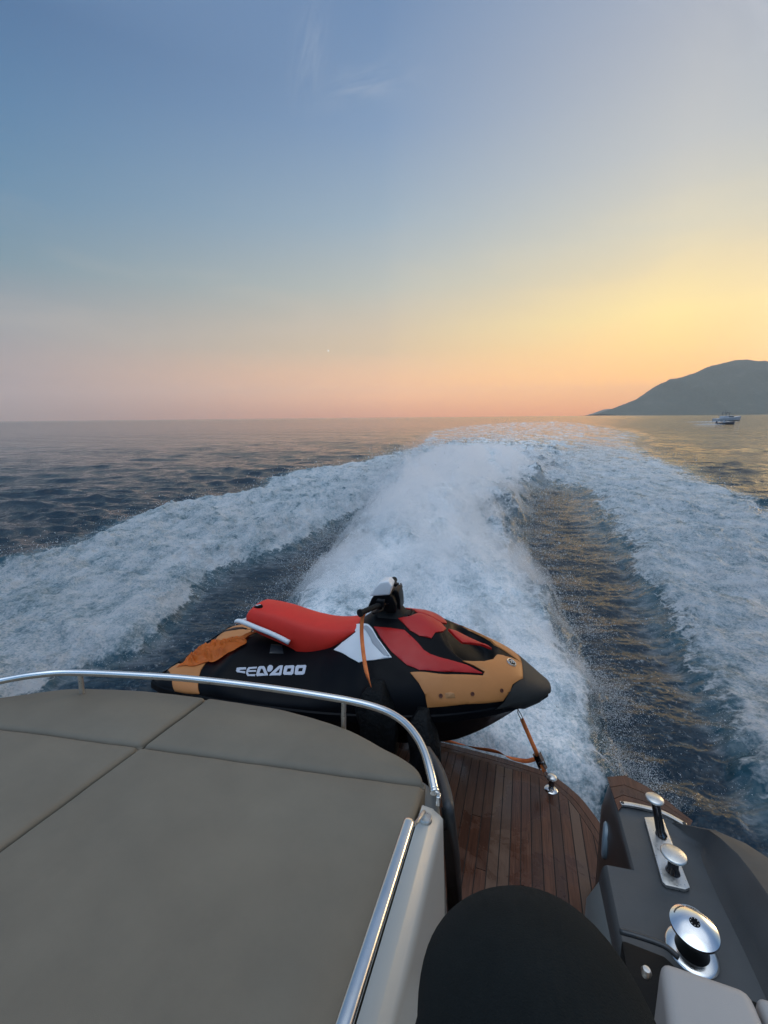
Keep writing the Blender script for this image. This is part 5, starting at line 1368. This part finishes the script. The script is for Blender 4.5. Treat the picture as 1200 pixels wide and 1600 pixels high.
tr = [[L4(hip, .14), L4(hipR, .125), L4((hipR[0] * .55 + K.x * .45, -.13, K.z - .05), .098), L4((K.x - .0, K.y - .14, K.z - .020), .112), L4((K.x, K.y - .045, K.z - .0), .127), L4((K.x + .004, K.y + .005, K.z - .045), .118), L4((K.x + .01, K.y + .02, K.z - .16), .098), L4((K.x + .02, K.y + .01, K.z - .34), .072), L4((K.x + .025, K.y - .0, K.z - .46), .060)],
      [L4(hip, .14), L4(hipL, .11), L4((-.035, -.16, K.z - .20), .085), L4((K2.x, K2.y, K2.z), .070), L4((K2.x + .01, K2.y + .03, K2.z - .10), .062), L4((K2.x + .02, K2.y + .02, K2.z - .36), .055)]]
trou = skin_mesh('trousers', tr, M_trs, person, 4)

tor = [[L4(hip, .13), L4((0.01, -.47, K.z + .05), .13, .10), L4((0, -.48, K.z + .22), .15, .11), L4((0, -.46, K.z + .36), .13, .10), L4((0, -.44, K.z + .43), .055), L4((0, -.42, K.z + .49), .052), L4((0, -.40, K.z + .55), .085, .09), L4((0, -.40, K.z + .63), .088, .098), L4((0, -.41, K.z + .71), .06, .07)],
       [L4((0, -.46, K.z + .36), .13, .10), L4((.17, -.45, K.z + .35), .058), L4((.24, -.36, K.z + .17), .045), L4((.15, -.17, K.z + .27), .034), L4((.075, -.075, K.z + .36), .024)],
       [L4((0, -.46, K.z + .36), .13, .10), L4((-.17, -.45, K.z + .35), .058), L4((-.24, -.36, K.z + .17), .045), L4((-.15, -.17, K.z + .27), .034), L4((-.075, -.075, K.z + .36), .024)]]
body_o = skin_mesh('body', tor, M_skin, person)
shirt = skin_mesh('shirt', [[(a[0], a[1], a[2], a[3] * 1.12, a[4] * 1.12) for a in tor[0][:4]], [(a[0], a[1], a[2], a[3] * 1.2, a[4] * 1.2) for a in tor[1][:3]], [(a[0], a[1], a[2], a[3] * 1.2, a[4] * 1.2) for a in tor[2][:3]]], M_shirt, person)
bm = bmesh.new(); bmesh.ops.create_uvsphere(bm, u_segments=24, v_segments=16, radius=1, matrix=Matrix.Translation((0 - PL.x, -.425 - PL.y, K.z + .665 - PL.z)) @ Matrix.Diagonal((.098, .108, .105, 1))); build('hair', bm, principled('dark_hair', (.02, .014, .01), .6), person)
for sgn in (-1, 1):
    hx0 = Vector((.075 * sgn, -.075, K.z + .36)) - PL
    hb_ = Vector((.062 * sgn, -.05, K.z + .42)) - PL
    ch = [[(*hx0, .018), (*hb_, .022)]]
    for k in range(4):
        b0 = hb_ + Vector((sgn * (.0), .004, .012 * k - .012)); ch.append([(*hb_, .022), (*(b0 + Vector((-sgn * .02, .008, .006))), .009), (*(b0 + Vector((-sgn * .042, .004, .004 - .002 * k))), .008), (*(b0 + Vector((-sgn * .055, -.010, .002))), .007)])
    ch.append([(*hb_, .022), (*(hb_ + Vector((-sgn * .012, -.022, .012))), .010), (*(hb_ + Vector((-sgn * .030, -.028, .022))), .008)])
    skin_mesh('hand', ch, M_skin, body_o, 2)
tag(person, 'seated photographer in loose dark trousers, one raised knee at the bottom of the view', 'person')
ph_ = bpy.data.objects.new('x', None); bpy.data.objects.remove(ph_)
bm = bmesh.new(); add_box(bm, CAMP - _f * .009 + _r * .0 - _u * .035, (.073, .008, .150), Matrix(((_r.x, _f.x, _u.x), (_r.y, _f.y, _u.y), (_r.z, _f.z, _u.z)))); phone = build('phone', bm, black_plastic, None, bevel=.003)
tag(phone, 'black phone held up by the photographer', 'phone')
# ------------------------------------------------------------------ two small craft near the hill
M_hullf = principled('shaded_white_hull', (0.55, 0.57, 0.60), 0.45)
M_hulld = principled('dark_navy_hull', (0.10, 0.12, 0.15), 0.45)
M_glass = principled('dark_glass', (0.01, 0.012, 0.015), 0.1)
def far_boat(name, px, py, length, heading, label, cabin, hull_mat):
    g = at(px, py, 0); root = empty(name, g, heading)
    tag(root, label, 'boat', 'boats near the hill')
    L_, Bm = length, length * .30; bm = bmesh.new(); rows = []
    for f in np.linspace(0, 1, 15):
        hw = Bm / 2 * (1 - max(0, (f - .45) / .55) ** 2.2) * (.92 + .08 * min(1, f * 4)); sh_ = L_ * (.10 + .055 * f ** 2); kl = -.25 + .5 * max(0, f - .8) * L_ * .1
        x = (f - .4) * L_ ; rise = .25 * f * L_ * .14
        rows.append([bm.verts.new((x, s_ * hw * w_, z_ + rise)) for s_, w_, z_ in ((-1, 1, sh_), (-1, .88, .15), (0, 0, kl), (1, .88, .15), (1, 1, sh_))])
    for a, c in zip(rows, rows[1:]):
        for j in range(4): bm.faces.new((a[j], c[j], c[j + 1], a[j + 1]))
        bm.faces.new((a[4], a[0], c[0], c[4]))
    bm.faces.new(rows[0]); bm.faces.new(rows[-1]); build('hull', bm, hull_mat, root, autos=30)
    if cabin:
        z0 = L_ * .12
        bm = bmesh.new(); add_prism(bm, [(-.15 * L_, -.11 * L_), (.22 * L_, -.08 * L_), (.28 * L_, 0), (.22 * L_, .08 * L_), (-.15 * L_, .11 * L_)], z0, z0 + .075 * L_); cb = build('cabin', bm, M_hullf, root, bevel=.05)
        bm = bmesh.new(); add_prism(bm, [(.02 * L_, -.098 * L_), (.235 * L_, -.083 * L_), (.285 * L_, 0), (.235 * L_, .083 * L_), (.02 * L_, .098 * L_)], z0 + .025 * L_, z0 + .055 * L_); build('window', bm, M_glass, cb, smooth=False)
        bm = bmesh.new()
        for sx__, sy__ in ((-.08, -.08), (-.08, .08), (.06, -.07), (.06, .07)): add_tube(bm, [(sx__ * L_, sy__ * L_, z0 + .07 * L_), (sx__ * L_ - .1, sy__ * L_, z0 + .17 * L_)], .05, 6)
        add_box(bm, (-.01 * L_, 0, z0 + .175 * L_), (.20 * L_, .18 * L_, .012 * L_)); build('hardtop', bm, M_hulld, root, smooth=False)
        for xx, hh in ((-.13, .30), (-.03, .34), (.05, .27)):
            bm = bmesh.new(); add_tube(bm, [(xx * L_, 0, z0 + .17 * L_ if xx > -.1 else z0), (xx * L_ - .15, 0, z0 + hh * L_ - .05 * L_)], .045, 6); build('mast', bm, M_hulld, root)
    else:
        bm = bmesh.new(); add_box(bm, (0, 0, L_ * .16), (L_ * .10, L_ * .10, L_ * .12)); build('console', bm, M_hullf, root, bevel=.04)
        bm = bmesh.new(); add_prism(bm, [(.05 * L_, -.05 * L_), (.075 * L_, 0), (.05 * L_, .05 * L_)], L_ * .2, L_ * .25); build('windscreen', bm, M_glass, root, smooth=False)
        bm = bmesh.new(); add_box(bm, (-.44 * L_, 0, L_ * .12), (.07 * L_, .08 * L_, .16 * L_)); build('outboard', bm, M_hulld, root, bevel=.05)
    return root
far_boat('motor_boat', 1133, 658.3, 10.5, math.radians(6), 'far motor cruiser with hardtop and thin masts crossing before the hill', True, M_hullf)
far_boat('open_boat', 1131, 663.2, 4.4, math.radians(-4), 'small dark open boat just on the near side of the masted motor cruiser', False, M_hulld)
for px, py, ln, wd in ((1112, 659.3, 20, .9), (1108, 663.6, 9, .5)):
    g = at(px, py, 0); bm = bmesh.new(); n = 40; V = []
    for i in range(n):
        f = i / (n - 1); w_ = wd * (.25 + .75 * math.sin(f * math.pi)); x = (f - .5) * ln
        V.append([bm.verts.new((g.x + x, g.y + s_ * w_, .06 + (.16 + .10 * math.sin(i * 2.1)) * (1 - abs(s_)) * math.sin(f * math.pi))) for s_ in (-1, -.5, 0, .5, 1)])
    for a, c in zip(V, V[1:]):
        for j in range(4): bm.faces.new((a[j], c[j], c[j + 1], a[j + 1]))
    fw_ = build('wake_foam', bm, principled('distant_foam', (.5, .52, .54), .6) if 'distant_foam' not in bpy.data.materials else bpy.data.materials['distant_foam'], None); fw_['kind'] = 'stuff'
# a faint evening planet
d = cdir(513, 548).normalized(); bm = bmesh.new(); bmesh.ops.create_uvsphere(bm, u_segments=12, v_segments=8, radius=15, matrix=Matrix.Translation(CAMP + d * 9000))
mm = bpy.data.materials.new('moonlight'); mm.use_nodes = True; N = NT(mm.node_tree); N.n['Principled BSDF'].inputs['Emission Color'].default_value = (1, .9, .8, 1); N.n['Principled BSDF'].inputs['Emission Strength'].default_value = .9
mo_ = build('evening_star', bm, mm); mo_['kind'] = 'structure'

# ------------------------------------------------------------------ evening haze: one box of even, thin air
bm = bmesh.new(); add_box(bm, (0, 0, 199), (12800, 12800, 404)); hz = build('haze', bm, None, None, smooth=False)
hmt = bpy.data.materials.new('air'); hmt.use_nodes = True; Nh = NT(hmt.node_tree); Nh.n.remove(Nh.n['Principled BSDF'])
pvh = Nh.new('ShaderNodeVolumePrincipled'); pvh.inputs['Color'].default_value = (0.97, 0.96, 0.92, 1); pvh.inputs['Density'].default_value = HAZE
pvh.inputs['Anisotropy'].default_value = 0.0
Nh.l.new(pvh.outputs[0], Nh.n['Material Output'].inputs['Volume']); hz.data.materials.append(hmt); hz['kind'] = 'stuff'
